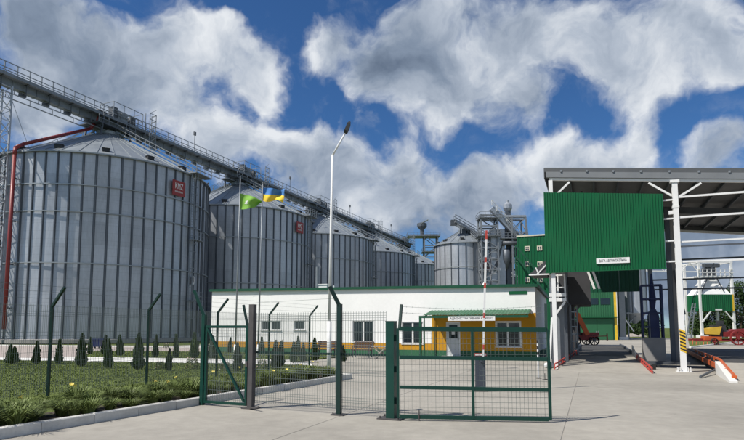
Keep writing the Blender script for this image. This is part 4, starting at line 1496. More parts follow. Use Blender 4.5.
# headhouse tower at the far end of the silo row
YH = 205.0
b2 = AT(431, 300, YH); zh = AT(430, 236, YH).z
ht = lattice('headhouse_tower', 'distant pale steel headhouse tower at the end of the silo row', (b2.x, YH, 0), 5.0, 5.0, zh, 9, mat='steel', th=0.42)
platform(ht, -9.0, 3.4, -3.2, 3.2, zh - 0.4)
platform(ht, -3.4, 5.5, -3.2, 3.2, zh - 6.4)
g = MB(); g.lathe([(0.7, zh), (0.8, zh + 2.4), (1.9, zh + 3.6), (1.9, zh + 4.8), (0.2, zh + 5.4)], 10, -3.2, 0); g.build('cyclone', 'galv_dark', ht)
g = MB(); g.beam((-3.6, -3.3, zh + 4.4), (-1.2, -3.3, zh + 5.6), 2.2, 0.3); g.build('hood', 'galv', ht)


# ================================================================== OFFICE
def wall_with_holes(x0, x1, zf0, zf1, holes, y0, y1, zb=0.0):
    """front wall slab with real openings; top slopes from zf0 (at x0) to zf1 (at x1)"""
    g = MB()
    top = lambda x: zf0 + (zf1 - zf0) * (x - x0) / (x1 - x0)
    xs = sorted({x0, x1} | {h[0] for h in holes} | {h[1] for h in holes})
    for a, c in zip(xs[:-1], xs[1:]):
        mid = (a + c) / 2
        hs = sorted([h for h in holes if h[0] <= mid <= h[1]], key=lambda h: h[2])
        z = zb
        for h in hs:
            if h[2] > z: g.box(a, c, y0, y1, z, h[2])
            z = h[3]
        k = len(g.v)
        g.v += [(a, y0, z), (c, y0, z), (c, y1, z), (a, y1, z), (a, y0, top(a)), (c, y0, top(c)), (c, y1, top(c)), (a, y1, top(a))]
        g.f += [tuple(k + i for i in q) for q in ((3, 2, 1, 0), (4, 5, 6, 7), (0, 1, 5, 4), (1, 2, 6, 5), (2, 3, 7, 6), (3, 0, 4, 7))]
    return g


OW, OD = 23.05, 8.5
off = FO.root('office_building', 'long white single storey office with yellow and green bands', 'building')
ZL, ZR = 4.50, 4.20
W = {'w1': (-18.7, -17.1, 1.6, 2.24), 'w2': (-16.05, -15.2, 1.62, 2.25), 'w3': (-11.62, -10.14, 0.84, 2.21), 'w4': (-8.19, -6.82, 0.76, 2.13), 'door': (-5.33, -4.46, 0.06, 2.12), 'w5': (-2.29, -0.88, 0.65, 2.11)}
wall_with_holes(-OW, 0, ZL, ZR, list(W.values()), 0.0, 0.3).build('front_wall', 'wall', off)
g = MB()
for (xa, xb, za, zb_) in ((-0.3, 0.0, ZR - 0.01, ZR - 0.01), (-OW, -OW + 0.3, ZL - 0.02, ZL - 0.02)):
    g.box(xa, xb, 0.3, OD, 0, za)
g.box(-OW + 0.3, -0.3, OD - 0.3, OD, 0, ZR)
g.build('side_wall', 'wall', off)
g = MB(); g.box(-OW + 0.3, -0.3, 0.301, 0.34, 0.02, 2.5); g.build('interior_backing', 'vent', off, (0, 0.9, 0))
# roof sheet and green edge trim
g = MB()
g.v = [(-OW - 0.12, -0.12, ZL + 0.01), (0.12, -0.12, ZR + 0.01), (0.12, OD + 0.1, ZR - 0.25), (-OW - 0.12, OD + 0.1, ZL - 0.25),
       (-OW - 0.12, -0.12, ZL + 0.07), (0.12, -0.12, ZR + 0.07), (0.12, OD + 0.1, ZR - 0.19), (-OW - 0.12, OD + 0.1, ZL - 0.19)]
g.f = [(3, 2, 1, 0), (4, 5, 6, 7), (0, 1, 5, 4), (1, 2, 6, 5), (2, 3, 7, 6), (3, 0, 4, 7)]
rf = g.build('roof', 'green_trim', off)
g = MB(); g.v = [(-OW - 0.14, -0.17, ZL - 0.07), (0.14, -0.17, ZR - 0.07), (0.14, -0.125, ZR - 0.07), (-OW - 0.14, -0.125, ZL - 0.07), (-OW - 0.14, -0.17, ZL + 0.10), (0.14, -0.17, ZR + 0.10), (0.14, -0.125, ZR + 0.10), (-OW - 0.14, -0.125, ZL + 0.10)]
g.f = [(3, 2, 1, 0), (4, 5, 6, 7), (0, 1, 5, 4), (1, 2, 6, 5), (2, 3, 7, 6), (3, 0, 4, 7)]
g.build('edge_trim', 'green_trim', rf)
g = MB(); g.v = [(0.125, -0.17, ZR - 0.07), (0.17, -0.17, ZR - 0.07), (0.17, OD + 0.1, ZR - 0.36), (0.125, OD + 0.1, ZR - 0.36), (0.125, -0.17, ZR + 0.10), (0.17, -0.17, ZR + 0.10), (0.17, OD + 0.1, ZR - 0.18), (0.125, OD + 0.1, ZR - 0.18)]
g.f = [(3, 2, 1, 0), (4, 5, 6, 7), (0, 1, 5, 4), (1, 2, 6, 5), (2, 3, 7, 6), (3, 0, 4, 7)]
g.build('edge_trim', 'green_trim', rf)
# painted bands (thin render coats, proud of the wall)
def band(nm, mat, x0, x1, z0, z1, th, holes):
    hs = [h for h in holes if h[1] > x0 and h[0] < x1 and h[3] > z0 and h[2] < z1]
    hs = [(max(h[0], x0), min(h[1], x1), max(h[2], z0), min(h[3], z1)) for h in hs]
    return wall_with_holes(x0, x1, z1, z1, hs, -th, -0.001, z0).build(nm, mat, off)


hl = list(W.values())
band('plinth_band', 'plinth', -OW, 0.0, 0.0, 0.38, 0.012, [])if False else band('plinth_band', 'plinth', -OW, 0.0, 0.0, 0.38, 0.012, [W['door']])
band('yellow_band', 'yellow', -OW, -6.22, 0.38, 0.78, 0.009, hl)
band('yellow_wall_panel', 'yellow', -6.22, 0.0, 0.38, 2.62, 0.009, hl)
g = MB(); g.box(0.0, 0.012, 0.0, OD, 0.0, 0.38); g.build('plinth_side_band', 'plinth', off)


def window(x0, x1, z0, z1, split=None):
    f = 0.06
    g = MB()
    g.box(x0, x1, 0.05, 0.12, z0, z0 + f); g.box(x0, x1, 0.05, 0.12, z1 - f, z1)
    g.box(x0, x0 + f, 0.051, 0.119, z0 + f, z1 - f); g.box(x1 - f, x1, 0.051, 0.119, z0 + f, z1 - f)
    if split: g.box(split - 0.05, split + 0.05, 0.045, 0.121, z0 + f, z1 - f)
    fr = g.build('window', 'pvc', off)
    for a, c in (((x0 + f, split - 0.05), (split + 0.05, x1 - f)) if split else ((x0 + f, x1 - f),)):
        g = MB(); g.box(a, c, 0.08, 0.095, z0 + f, z1 - f); g.build('pane', 'glass', fr)
    g = MB(); g.box(x0 - 0.06, x1 + 0.06, -0.07, 0.05, z0 - 0.05, z0 - 0.002); g.build('sill', 'pvc', fr)
    g = MB(); e = 0.045
    g.box(x0 - e, x0 - 0.001, -0.016, 0.03, z0, z1 + e); g.box(x1 + 0.001, x1 + e, -0.016, 0.03, z0, z1 + e); g.box(x0, x1, -0.015, 0.03, z1 + 0.001, z1 + e); g.build('reveal_trim', 'pvc', fr)
    # blinds behind the glass
    return fr


window(*W['w1'], split=-17.95); window(*W['w2']); window(*W['w3'], split=-10.88); window(*W['w4'], split=-7.5); window(*W['w5'], split=-1.62)
g = MB(); g.box(-11.5, -10.95, 0.14, 0.15, 0.9, 2.15); g.box(-8.08, -7.58, 0.14, 0.15, 0.82, 2.05); o = g.build('blind', 'steel', off)
# door
x0, x1, z0, z1 = W['door']
g = MB(); g.box(x0, x0 + 0.07, 0.03, 0.12, z0, z1); g.box(x1 - 0.07, x1, 0.03, 0.12, z0, z1); g.box(x0 + 0.07, x1 - 0.07, 0.031, 0.119, z1 - 0.07, z1)
dr = g.build('door', 'pvc', off)
g = MB(); g.box(x0 + 0.07, x1 - 0.07, 0.05, 0.10, z0, 1.12); g.box(x0 + 0.07, x0 + 0.17, 0.05, 0.10, 1.12, z1 - 0.07); g.box(x1 - 0.17, x1 - 0.07, 0.05, 0.10, 1.12, z1 - 0.07); g.box(x0 + 0.17, x1 - 0.17, 0.051, 0.099, z1 - 0.17, z1 - 0.07)
g.build('leaf', 'door', dr)
g = MB(); g.box(x0 + 0.17, x1 - 0.17, 0.07, 0.08, 1.12, z1 - 0.17); g.build('pane', 'glass', dr)
g = MB(); g.box(x0 + 0.33, x1 - 0.33, 0.055, 0.062, 1.35, 1.62); g.build('notice', 'white', dr)
g = MB(); g.beam((x1 - 0.13, 0.02, 1.02), (x1 - 0.13, 0.02, 1.14), 0.03); g.build('handle', 'steel_dark', dr)
g = MB(); g.box(x0 - 0.25, x1 + 0.25, -0.9, 0.0, 0.0, 0.055); g.build('doorstep', 'pedestal', off)
# porch: corrugated green lean-to roof on posts
PX0, PX1, PD = -6.3, -0.25, 1.7
g = MB()
n = 60
for i in range(n):
    xa, xb = PX0 + (PX1 - PX0) * i / n, PX0 + (PX1 - PX0) * (i + 1) / n
    ua, ub = (0.03 if i % 2 else 0.0), (0.0 if i % 2 else 0.03)
    g.quad((xa, -PD, 2.50 + ua), (xb, -PD, 2.50 + ub), (xb, 0, 2.82 + ub), (xa, 0, 2.82 + ua))
    g.quad((xa, -PD, 2.485 + ua), (xa, 0, 2.805 + ua), (xb, 0, 2.805 + ub), (xb, -PD, 2.485 + ub))
    g.quad((xa, -PD, 2.485 + ua), (xb, -PD, 2.485 + ub), (xb, -PD, 2.50 + ub), (xa, -PD, 2.50 + ua))
po = g.build('porch_roof', 'green', off)
g = MB(); g.box(PX0 - 0.25, PX1, -PD + 0.02, -PD + 0.10, 2.33, 2.47); g.build('fascia_beam', 'green_trim', po)
g = MB()
for x_ in (PX0 + 0.05, -4.3, -2.3, PX1 - 0.1):
    g.beam((x_, -PD + 0.1, 2.42), (x_, -0.02, 2.73), 0.05, 0.07)
g.build('rafter', 'green_trim', po)
for x_, y_, w_ in ((PX0 - 0.18, -PD + 0.06, 0.13), (PX0 + 0.06, -PD + 0.08, 0.06), (PX0 + 0.25, -0.10, 0.05)):
    g = MB(); g.box(x_ - w_ / 2, x_ + w_ / 2, y_ - w_ / 2, y_ + w_ / 2, 0, 2.33 if y_ < -0.5 else 2.68); g.build('porch_post', 'green_trim', off)
sx0, sx1 = -4.78, -2.06
sb = MB().box(sx0, sx1, -PD - 0.05, -PD - 0.005, 2.16, 2.42).build('sign_board', 'white', off)
sb['label'] = 'white name board with dark lettering over the door'
inst('lettering', text_mesh('lettering', 'АДМІНІСТРАТИВНИЙ КОРПУС', 0.17, 'ink', 0.003, width=(sx1 - sx0) * 0.9), sb, ((sx0 + sx1) / 2, -PD - 0.055, 2.29), rot=(R(90), 0, 0))
g = MB(); g.box(-1.49, -0.46, -0.03, 0, 3.73, 3.91); o = g.build('name_plate', 'green', off); o['label'] = 'blank green plate high on the white wall'
# roof bits
g = MB(); g.box(-14.5, -13.85, 0.6, 1.2, 4.2, 4.72); g.box(-14.55, -13.8, 0.55, 1.25, 4.72, 4.78); g.build('roof_cowl', 'white', rf)
g = MB(); g.tube((-13.4, 0.8, 4.2), (-13.4, 0.8, 4.66), 0.06, None, 8); g.build('vent_pipe', 'white', rf)
g = MB(); g.tube((-3.2, 1.5, 4.0), (-3.2, 1.5, 4.5), 0.1, None, 8); g.lathe([(0.18, 4.45), (0.05, 4.62)], 8, -3.2, 1.5); g.build('vent_pipe', 'white', rf)
g = MB(); g.tube((-17.2, 5.5, 4.1), (-17.2, 5.5, 6.6), 0.11, None, 8); g.build('flue_pipe', 'steel', rf)

# ================================================================== GREEN BUILDING WITH SQUARE WINDOWS
YG = 49.0
gx0 = AT(519, 300, YG)
FG = Frame((gx0.x, YG), 22)
gb = FG.root('green_tower_building', 'tall green clad building with small square windows behind the office', 'building')
zG = FG.front(519.5, 237)[1]
xr = 3.2
def corrugated(x0, x1, z0, z1, y, pitch, depth, slope=(0.0, 0.0)):
    """vertical-ribbed sheet in local x,z; slope = top drop at x0,x1"""
    g = MB()
    n = max(1, int(round((x1 - x0) / pitch)))
    p = (x1 - x0) / n
    xs = []
    for i in range(n):
        a = x0 + i * p
        xs += [(a, 0), (a + 0.12 * p, depth), (a + 0.42 * p, depth), (a + 0.54 * p, 0)]
    xs.append((x1, 0))
    zt = lambda x: z1 - (slope[0] + (slope[1] - slope[0]) * (x - x0) / (x1 - x0))
    k = len(g.v)
    for (x, d) in xs:
        g.v += [(x, y - d, z0), (x, y - d, zt(x)), (x, y - d + 0.02, z0), (x, y - d + 0.02, zt(x))]
    for i in range(len(xs) - 1):
        a = k + 4 * i
        g.f += [(a, a + 4, a + 5, a + 1), (a + 2, a + 3, a + 7, a + 6), (a, a + 2, a + 6, a + 4), (a + 1, a + 5, a + 7, a + 3)]
    return g


for i in range(4):
    xa = i * xr / 4
    corrugated(xa + 0.003, xa + xr / 4 - 0.003, 0, zG, -0.02, 0.3, 0.03).build('wall_sheet', 'green', gb)
g = MB(); g.box(0, xr, 0.005, 6, 0, zG - 0.02); g.build('wall', 'green', gb)
g = MB(); g.box(-0.08, xr + 0.1, -0.1, 6.1, zG, zG + 0.12); g.build('roof_edge', 'cream', gb)
g = MB(); g.box(-0.05, 0.06, -0.07, 0.06, 0, zG); g.build('corner_trim', 'green', gb)
for (px, py) in ((527.3, 248.6), (539.6, 248.2), (527.5, 264), (540, 264), (527.6, 280), (540.2, 280)):
    x_, z_ = FG.front(px, py)
    s_ = 0.22
    g = MB(); g.box(x_ - s_, x_ + s_, -0.09, -0.02, z_ - s_, z_ + s_); wn = g.build('window', 'cream', gb)
    for (sx, sz) in ((-1, -1), (1, -1), (-1, 1), (1, 1)):
        g = MB(); g.box(x_ + sx * 0.09 - 0.055, x_ + sx * 0.09 + 0.055, -0.10, -0.088, z_ + sz * 0.08 - 0.05, z_ + sz * 0.08 + 0.05); g.build('pane', 'glass', wn)
# outside stair on its left flank
g = MB()
for z_ in (0, 1.0):
    g.beam((-0.1, -0.9, 8.2 + z_), (2.6, -0.9, 4.6 + z_), 0.10, 0.14)
for i in range(8):
    u = Vector((-0.1, -0.9, 8.2)).lerp(Vector((2.6, -0.9, 4.6)), i / 7); g.beam(u, u + Vector((0, 0, 1.0)), 0.06)
g.beam((-0.1, -0.9, 0), (-0.1, -0.9, 8.2), 0.1); g.beam((2.6, -0.9, 0), (2.6, -0.9, 4.6), 0.1); g.beam((-0.1, -0.9, 8.1), (-0.1, 0.0, 8.1), 0.1)
g.build('outside_stair', 'green_trim', gb)

# ================================================================== WEIGH CANOPY
can = FC.root('weigh_canopy', 'open steel weigh canopy with sloping roof and ribbed green front panel', 'canopy')
RX0, RX1, RD = -5.08, 8.2, 12.6
zr = lambda x: 8.03 + 0.1147 * (2.45 - x)           # roof top line along the front


def slab_x(x0, x1, y0, y1, dt, db):
    """sloping slab under the roof line: from dt to db below it"""
    g = MB()
    g.v = [(x0, y0, zr(x0) - db), (x1, y0, zr(x1) - db), (x1, y1, zr(x1) - db), (x0, y1, zr(x0) - db), (x0, y0, zr(x0) - dt), (x1, y0, zr(x1) - dt), (x1, y1, zr(x1) - dt), (x0, y1, zr(x0) - dt)]
    g.f = [(3, 2, 1, 0), (4, 5, 6, 7), (0, 1, 5, 4), (1, 2, 6, 5), (2, 3, 7, 6), (3, 0, 4, 7)]
    return g


n = 13
for i in range(n):
    xa, xb = RX0 + (RX1 - RX0) * i / n, RX0 + (RX1 - RX0) * (i + 1) / n
    for j in range(3):
        ya, yb = RD * j / 3, RD * (j + 1) / 3
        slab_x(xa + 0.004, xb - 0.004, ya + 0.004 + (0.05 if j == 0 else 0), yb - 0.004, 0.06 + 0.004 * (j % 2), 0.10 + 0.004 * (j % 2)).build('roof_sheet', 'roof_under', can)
    o = slab_x(xa - 0.035, xa + 0.035, 0.06, RD - 0.05, 0.11, 0.27).build('purlin', 'steel_dark', can)
slab_x(RX0, RX1, -0.10, 0.0, 0.0, 0.19).build('fascia', 'fascia', can)
slab_x(RX0 + 0.05, RX1, -0.13, 0.04, 0.191, 0.44).build('gutter', 'fascia_lt', can)
slab_x(RX0, RX1, RD - 0.05, RD + 0.06, 0.03, 0.36).build('rear_fascia', 'fascia', can)
slab_x(RX0 - 0.03, RX0 - 0.001, -0.08, RD + 0.05, 0.0, 0.46).build('side_fascia', 'fascia', can)
for i in range(13):
    x_ = RX0 + 0.7 + i * 1.05
    g = MB(); g.box(x_ - 0.035, x_ + 0.035, -0.17, -0.10, zr(x_) - 0.20, zr(x_) - 0.12); g.build('gutter_bracket', 'steel', can)
slab_x(RX0 + 0.2, RX1, -0.06, 0.07, 0.45, 0.55).build('front_beam', 'white', can)
slab_x(RX0 + 0.2, RX1, RD - 0.2, RD - 0.07, 0.37, 0.50).build('rear_beam', 'white', can)
slab_x(RX0 + 0.2, RX1, RD / 2 - 0.1, RD / 2 + 0.1, 0.28, 0.62).build('middle_beam', 'steel_dark', can)
# columns
def column(x, y, w_, mat, zb=0.0, name='column', hazard=False):
    zt = zr(x) - 0.56
    g = MB()
    t_ = 0.012
    # H section: two flanges and a web
    g.box(x - w_ / 2, x + w_ / 2, y - w_ / 2, y - w_ / 2 + t_ * 1.6, zb, zt); g.box(x - w_ / 2, x + w_ / 2, y + w_ / 2 - t_ * 1.6, y + w_ / 2, zb, zt); g.box(x - t_, x + t_, y - w_ / 2 + t_ * 1.6, y + w_ / 2 - t_ * 1.6, zb, zt)
    c = g.build(name, mat, can)
    return c


c = column(0.0, 0.0, 0.20, 'white')
g = MB(); g.box(-0.27, 0.27, -0.2, 0.2, 0, 0.03); g.build('base_plate', 'white', c)
for x_ in (-0.22, -0.13, 0.13, 0.22):
    g = MB(); g.prism_y([(x_ - 0.012, 0.03), (x_ + 0.012, 0.03), (x_ + 0.012, 0.18), (x_ - 0.012, 0.18)], -0.18, 0.06); g.build('gusset', 'white', c)
# hazard stripes wrapped on the column
z0h, z1h = FC.front(684, 352)[1], FC.front(684, 330)[1]
nst = 13
for i in range(nst):
    za = z0h + (z1h - z0h) * i / nst; hh = (z1h - z0h) / nst
    g = MB(); k = 0.05
    g.prism_y([(-0.103, za + k), (0.103, za - k), (0.103, za - k + hh), (-0.103, za + k + hh)], -0.107 - 0.001 * (i % 2), -0.101)
    g.build('hazard_stripe', 'black' if i % 2 else 'haz_y', c)
g = MB(); g.box(-0.12, 0.12, -0.12, 0.12, zr(0) - 1.66, zr(0) - 1.56); g.box(-0.17, 0.17, -0.14, 0.14, zr(0) - 0.60, zr(0) - 0.50); g.build('splice_plate', 'white', c)
g = MB(); g.box(-0.26, -0.088, -0.06, 0.06, 6.4, 6.55); g.build('bracket', 'white', c)
c2 = column(-4.84, 0.0, 0.17, 'white')
c3 = column(7.9, 0.0, 0.27, 'white')
for x_ in (-4.84, 0.12, 7.9):
    column(x_, RD - 0.1, 0.24, 'steel')
column(0.30, RD / 2 - 1.0, 0.2, 'steel_dark'); column(-4.95, RD / 2, 0.22, 'steel_dark')
g = MB(); g.box(0.42, 0.86, RD / 2 - 0.8, RD / 2 - 0.3, 0, 2.6); g.box(0.46, 0.82, RD / 2 - 0.76, RD / 2 - 0.34, 2.6, zr(0.6) - 0.6); g.build('pier', 'pedestal', can)
g = MB(); g.beam((0.9, RD / 2 - 0.8, 2.4), (0.55, RD / 2 - 0.8, 4.6), 0.1); g.build('brace', 'steel_dark', can)
# knee braces
for (xa, za, xb, zb_) in ((-4.76, 1.35, -4.05, 0.62), (-0.12, 1.15, -0.95, 0.62), (0.12, 1.2, 0.95, 0.60)):
    g = MB(); g.beam((xa, -0.02, zr(xa) - za), (xb, -0.02, zr(xb) - zb_), 0.07, 0.08); g.build('knee_brace', 'white', can)
# horizontal rails
for z_, mat, t_ in ((7.09, 'white', 0.075), (6.25, 'white', 0.075), (5.24, 'white', 0.06), (5.05, 'steel_dark', 0.06), (4.42, 'white', 0.07)):
    g = MB(); g.beam((0.09, -0.02, z_), (RX1, -0.02, z_), t_, t_); g.build('side_rail', mat, can)
for z_ in (7.0, 6.22, 5.30, 4.45):
    g = MB(); g.beam((-0.55, -0.03, z_), (-0.09, -0.03, z_), 0.06, 0.06); g.build('side_rail', 'white', can)
for z_ in (5.9, 4.7, 4.1):
    g = MB(); g.beam((0.2, RD - 0.1, z_), (RX1, RD - 0.1, z_), 0.07, 0.09); g.build('rear_rail', 'steel_dark', can)
# green front cladding, ribbed sheets
px0, px1 = -5.14, -0.47
pz0 = 4.18
ns = 4
zt_l = lambda x: 7.75 - 0.109 * (x + 5.08)
for i in range(ns):
    xa, xb = px0 + (px1 - px0) * i / ns, px0 + (px1 - px0) * (i + 1) / ns
    o = corrugated(xa + 0.003, xb - 0.003, pz0, zt_l(xa), -0.19, 0.105, 0.022, (0.0, zt_l(xa) - zt_l(xb))).build('cladding_sheet', 'green', can)
g = MB(); g.box(px0 - 0.02, px1 + 0.02, -0.215, -0.165, pz0 - 0.035, pz0 - 0.002); g.build('drip_trim', 'green', can)
g = MB(); g.box(px0, px1, -0.165, -0.095, pz0 + 0.1, pz0 + 0.2); g.box(px0, px1, -0.165, -0.095, 5.8, 5.9); g.build('cladding_rail', 'steel_dark', can)
ns = 4
for i in range(ns):
    xa, xb = px0 + (px1 - px0) * i / ns, px0 + (px1 - px0) * (i + 1) / ns
    corrugated(xa + 0.003, xb - 0.003, 4.02, zr(xb) - 0.5, RD + 0.02, 0.25, 0.03).build('rear_cladding_sheet', 'green_trim', can)  # darker trim green puts the shade under the roof into the rear sheets
# sign
(sx0, sz1), (sx1, sz0) = FC.front(595.6, 258.8), FC.front(628, 263.0)
sx0, sx1, sz0, sz1 = -3.08, -1.80, 4.45, 4.68
sg = MB().box(sx0, sx1, -0.26, -0.225, sz0, sz1).build('sign_board', 'white', can)
sg['label'] = 'narrow white sign with dark lettering on the green panel'
inst('lettering', text_mesh('lettering', 'ВАГА АВТОМОБІЛЬНА', 0.15, 'ink', 0.003, width=(sx1 - sx0) * 0.82), sg, ((sx0 + sx1) / 2, -0.264, (sz0 + sz1) / 2), rot=(R(90), 0, 0))

# ---------------------------------------------------------------- control cabin on legs beside the lane
cb = thing('control_cabin', 'dark grey raised control cabin on steel legs at the lane side', 'cabin', FC.W(0, 0), -R(22))
g = MB(); g.box(-5.05, -4.40, 1.5, 4.6, 3.05, 4.9); g.build('cabin_body', 'cabin', cb)
g = MB(); g.box(-5.0, -3.35, 4.9, 8.4, 2.95, 4.9); g.build('cabin_body', 'cabin', cb)
g = MB()
for x_ in (-5.02, -4.70, -4.40):
    g.beam((x_, 0.55, 2.95), (x_, 0.55, 4.15), 0.06)
for z_ in (3.55, 4.1):
    g.beam((-5.05, 0.55, z_), (-4.37, 0.55, z_), 0.05)
g.build('front_railing', 'white', cb)
for z_ in (2.92, 3.14):
    g = MB(); g.box(-5.08, -4.36, 0.48, 0.60, z_, z_ + 0.16); g.build('edge_beam', 'white', cb)
g = MB(); g.box(-5.05, -4.38, 0.6, 4.7, 2.93, 3.03); g.build('floor', 'steel_dark', cb)
g = MB(); g.box(-4.399, -4.385, 1.7, 2.5, 3.2, 4.5); g.build('cabin_door', 'steel_dark', cb)
for y_ in (2.7, 3.6):
    g = MB(); g.box(-4.399, -4.38, y_, y_ + 0.6, 3.9, 4.5); g.build('window', 'glass', cb)
for (x_, y_) in ((-5.0, 1.6), (-4.45, 4.5), (-4.9, 5.5), (-4.9, 8.2), (-4.45, 1.6)):
    g = MB(); g.beam((x_, y_, 0), (x_, y_, 3.0), 0.13); g.build('leg', 'steel_dark', cb)
g = MB(); g.box(-5.0, -4.55, 2.4, 3.0, 0, 2.93); g.build('stair_shaft', 'steel', cb)
g = MB(); g.box(-4.95, -4.35, 3.4, 4.8, 0, 2.93); g.build('stair_shaft', 'cabin', cb)  # shaft enlarged to darken the bright gap under the cabin
g = MB(); g.box(-4.9, -4.2, 6.0, 8.3, 0, 2.94); g.build('dark_block', 'cabin', cb)  # dark block added under the cabin to fill a bright gap
for q in range(7):
    g = MB(); g.beam((-4.34, 4.9 + 0.0 * q, 0.3 + q * 0.38), (-4.05, 5.6, 0.3 + q * 0.38), 0.05); g.build('ladder_rung', 'steel', cb)
g = MB(); g.beam((-4.05, 5.6, 0), (-4.05, 5.6, 2.95), 0.07); g.beam((-4.34, 4.9, 0), (-4.34, 4.9, 2.95), 0.07); g.build('ladder_stile', 'steel', cb)
g = MB(); g.beam((-4.42, 0.5, 2.9), (-4.98, 0.45, 2.15), 0.07, 0.09); g.build('white_brace', 'white', cb)
g = MB(); g.beam((-4.98, 0.4, 2.2), (-5.12, 0.1, 0.02), 0.08, 0.08); g.build('white_strut', 'white', cb)
g = MB(); g.beam((-4.35, 3.2, 2.92), (-4.8, 3.2, 2.2), 0.07); g.beam((-3.8, 5.9, 3.0), (-4.6, 5.9, 2.2), 0.08); g.build('diagonal_brace', 'steel_dark', cb)
# tilted hopper awning left of the canopy
aw = thing('awning', 'dark sheet metal awning wedge jutting from the canopy corner above the office', 'awning', FC.W(0, 0), -R(22))
(ax0, az0), (ax1, az1) = FC.front(529.5, 275, 0.3), FC.front(549, 261, 0.3)
g = MB(); g.prism_y([(ax0, az0), (-5.16, az0), (-5.16, az1), (ax1 - 0.14, az1)], 0.1, 2.2); g.build('hood', 'cabin', aw)
g = MB(); g.beam((ax0 + 0.35, 0.08, az0), (ax0 + 0.75, 0.08, az0 + 0.40), 0.05); g.beam((ax0 + 0.3, 0.06, az0 + 0.3), (ax0 + 0.42, 0.06, az0), 0.05); g.beam((ax0, 0.05, az0 - 0.02), (-5.0, 0.05, az0 - 0.02), 0.06); g.build('frame_strut', 'white', aw)
g = MB(); g.beam((-5.0, 0.6, az0), (-5.0, 0.6, 0), 0.1); g.beam((-5.05, 2.0, az0), (-5.05, 2.0, 0), 0.1); g.build('leg', 'steel_dark', aw)
# sampling probe under the canopy ceiling
pr = thing('sampling_probe', 'pair of pale sampling tubes slanting down from the canopy ceiling', 'probe', FC.W(0, 0), -R(22))
for dx, w_, mt in ((0, 0.13, 'white'), (0.22, 0.05, 'steel')):
    g = MB(); a_, z_a = FC.front(586.5 , 268, 3.2); b_, z_b = FC.front(594.5, 289, 3.2)
    g.beam((a_ + dx, 3.2, z_a), (b_ + dx, 3.2, z_b), w_, 0.1); g.build('tube', mt, pr)
g = MB(); g.beam((a_ + 0.1, 3.22, z_a), (a_ - 0.1, 3.22, zr(-4) - 0.3), 0.08); g.build('hanger', 'steel_dark', pr)

# ---------------------------------------------------------------- weighbridge in the lane
wb = thing('weighbridge', 'dark weighbridge deck with a concrete ramp and red guard rails under the canopy', 'weighbridge', FC.W(0, 0), -R(22))
DX0, DX1, DZ = -4.25, -1.25, 0.34
g = MB(); g.prism([(DX0 - .5, -1.8), (DX1 + .1, -1.8), (DX1, 5.0), (DX0, 5.0)], -0.02, 0.0)
g.v = [(DX0 - .5, -1.8, -0.01), (DX1 + .1, -1.8, -0.01), (DX1, 5.0, -0.01), (DX0, 5.0, -0.01), (DX0 - .5, -1.8, 0.008), (DX1 + .1, -1.8, 0.008), (DX1, 5.0, DZ), (DX0, 5.0, DZ)]
g.build('ramp', 'concrete', wb)
for i in range(3):
    g = MB(); g.box(DX0, DX1, 5.02 + i * 6, 11.0 + i * 6, 0.04, DZ - 0.005 * (i % 2)); g.build('deck_plate', 'deck', wb)
for i in range(3):
    for x_ in (DX0 + 0.03, DX1 - 0.03):
        g = MB(); g.box(x_ - 0.05, x_ + 0.05, 5.05 + i * 6, 10.98 + i * 6, DZ, DZ + 0.14); g.build('edge_rail', 'steel_dark', wb)
def guard(A, B, mat, nm='guard_rail'):
    g = MB()
    A, B = Vector(A), Vector(B)
    g.beam(A, B, 0.045, 0.045); g.beam(A + Vector((0, 0, 0.16)), B + Vector((0, 0, 0.16)), 0.05, 0.05)
    r_ = g.build(nm, mat, wb)
    for i in range(7):
        u = A.lerp(B, i / 6)
        g = MB(); g.beam(u + Vector((0, 0, -0.05)), u + Vector((0, 0, 0.17)), 0.045); g.build('rail_stud', mat, r_)
guard((-4.85, -0.9, 0.08), (-4.15, 6.0, 0.38), 'redwhite'); guard((-1.28, -1.6, 0.06), (-1.42, 3.6, 0.32), 'redwhite')
g = MB(); g.v = [(-1.46, 3.6, 0.30), (-1.40, 3.6, 0.30), (-1.40, 6.4, 0.36), (-1.46, 6.4, 0.36), (-1.46, 3.6, 0.42), (-1.40, 3.6, 0.42), (-1.40, 6.4, 0.86), (-1.46, 6.4, 0.86)]
g.f = [(3, 2, 1, 0), (4, 5, 6, 7), (0, 1, 5, 4), (1, 2, 6, 5), (2, 3, 7, 6), (3, 0, 4, 7)]
g.build('wing_plate', 'steel_dark', wb)
g = MB(); g.box(-1.15, 0.9, 4.6, 5.1, 0.0, 0.14); g.box(-1.15, 1.5, 2.6, 2.75, 0.0, 0.08); g.build('edge_sill', 'steel_dark', wb)
g = MB(); g.box(-1.05, -0.90, 0.9, 1.0, 0, 0.22); g.box(-1.2, -0.75, 0.95, 1.0, 0.12, 0.17); g.build('stop_block', 'black', wb)

# dark blue sampler frame on a concrete block
bk = thing('sampler_stand', 'dark blue steel sampler frame standing on a grey concrete block', 'machine', FC.W(-0.51, 5.75), -R(22))
g = MB(); g.box(-0.5, 0.5, -0.4, 0.4, 0, 1.27); g.build('block', 'pedestal', bk)
for (x_, y_) in ((-0.45, -0.3), (0.45, -0.3), (-0.45, 0.35), (0.45, 0.35)):
    g = MB(); g.beam((x_, y_, 1.27), (x_, y_, 3.9), 0.08); g.build('upright', 'blue_dark', bk)
g = MB()
for z_ in (1.8, 2.5, 3.2, 3.9):
    for y_ in (-0.3, 0.35): g.beam((-0.45, y_, z_), (0.45, y_, z_), 0.07)
g.build('cross_bar', 'blue_dark', bk)
g = MB(); g.box(-0.2, 0.3, -0.2, 0.2, 1.27, 2.35); g.build('drive_body', 'blue_dark', bk)
g = MB(); g.prism_y([(-0.2, 2.35), (0.3, 2.35), (0.16, 2.7), (-0.06, 2.7)], -0.2, 0.2); g.build('shoulder', 'blue_dark', bk)
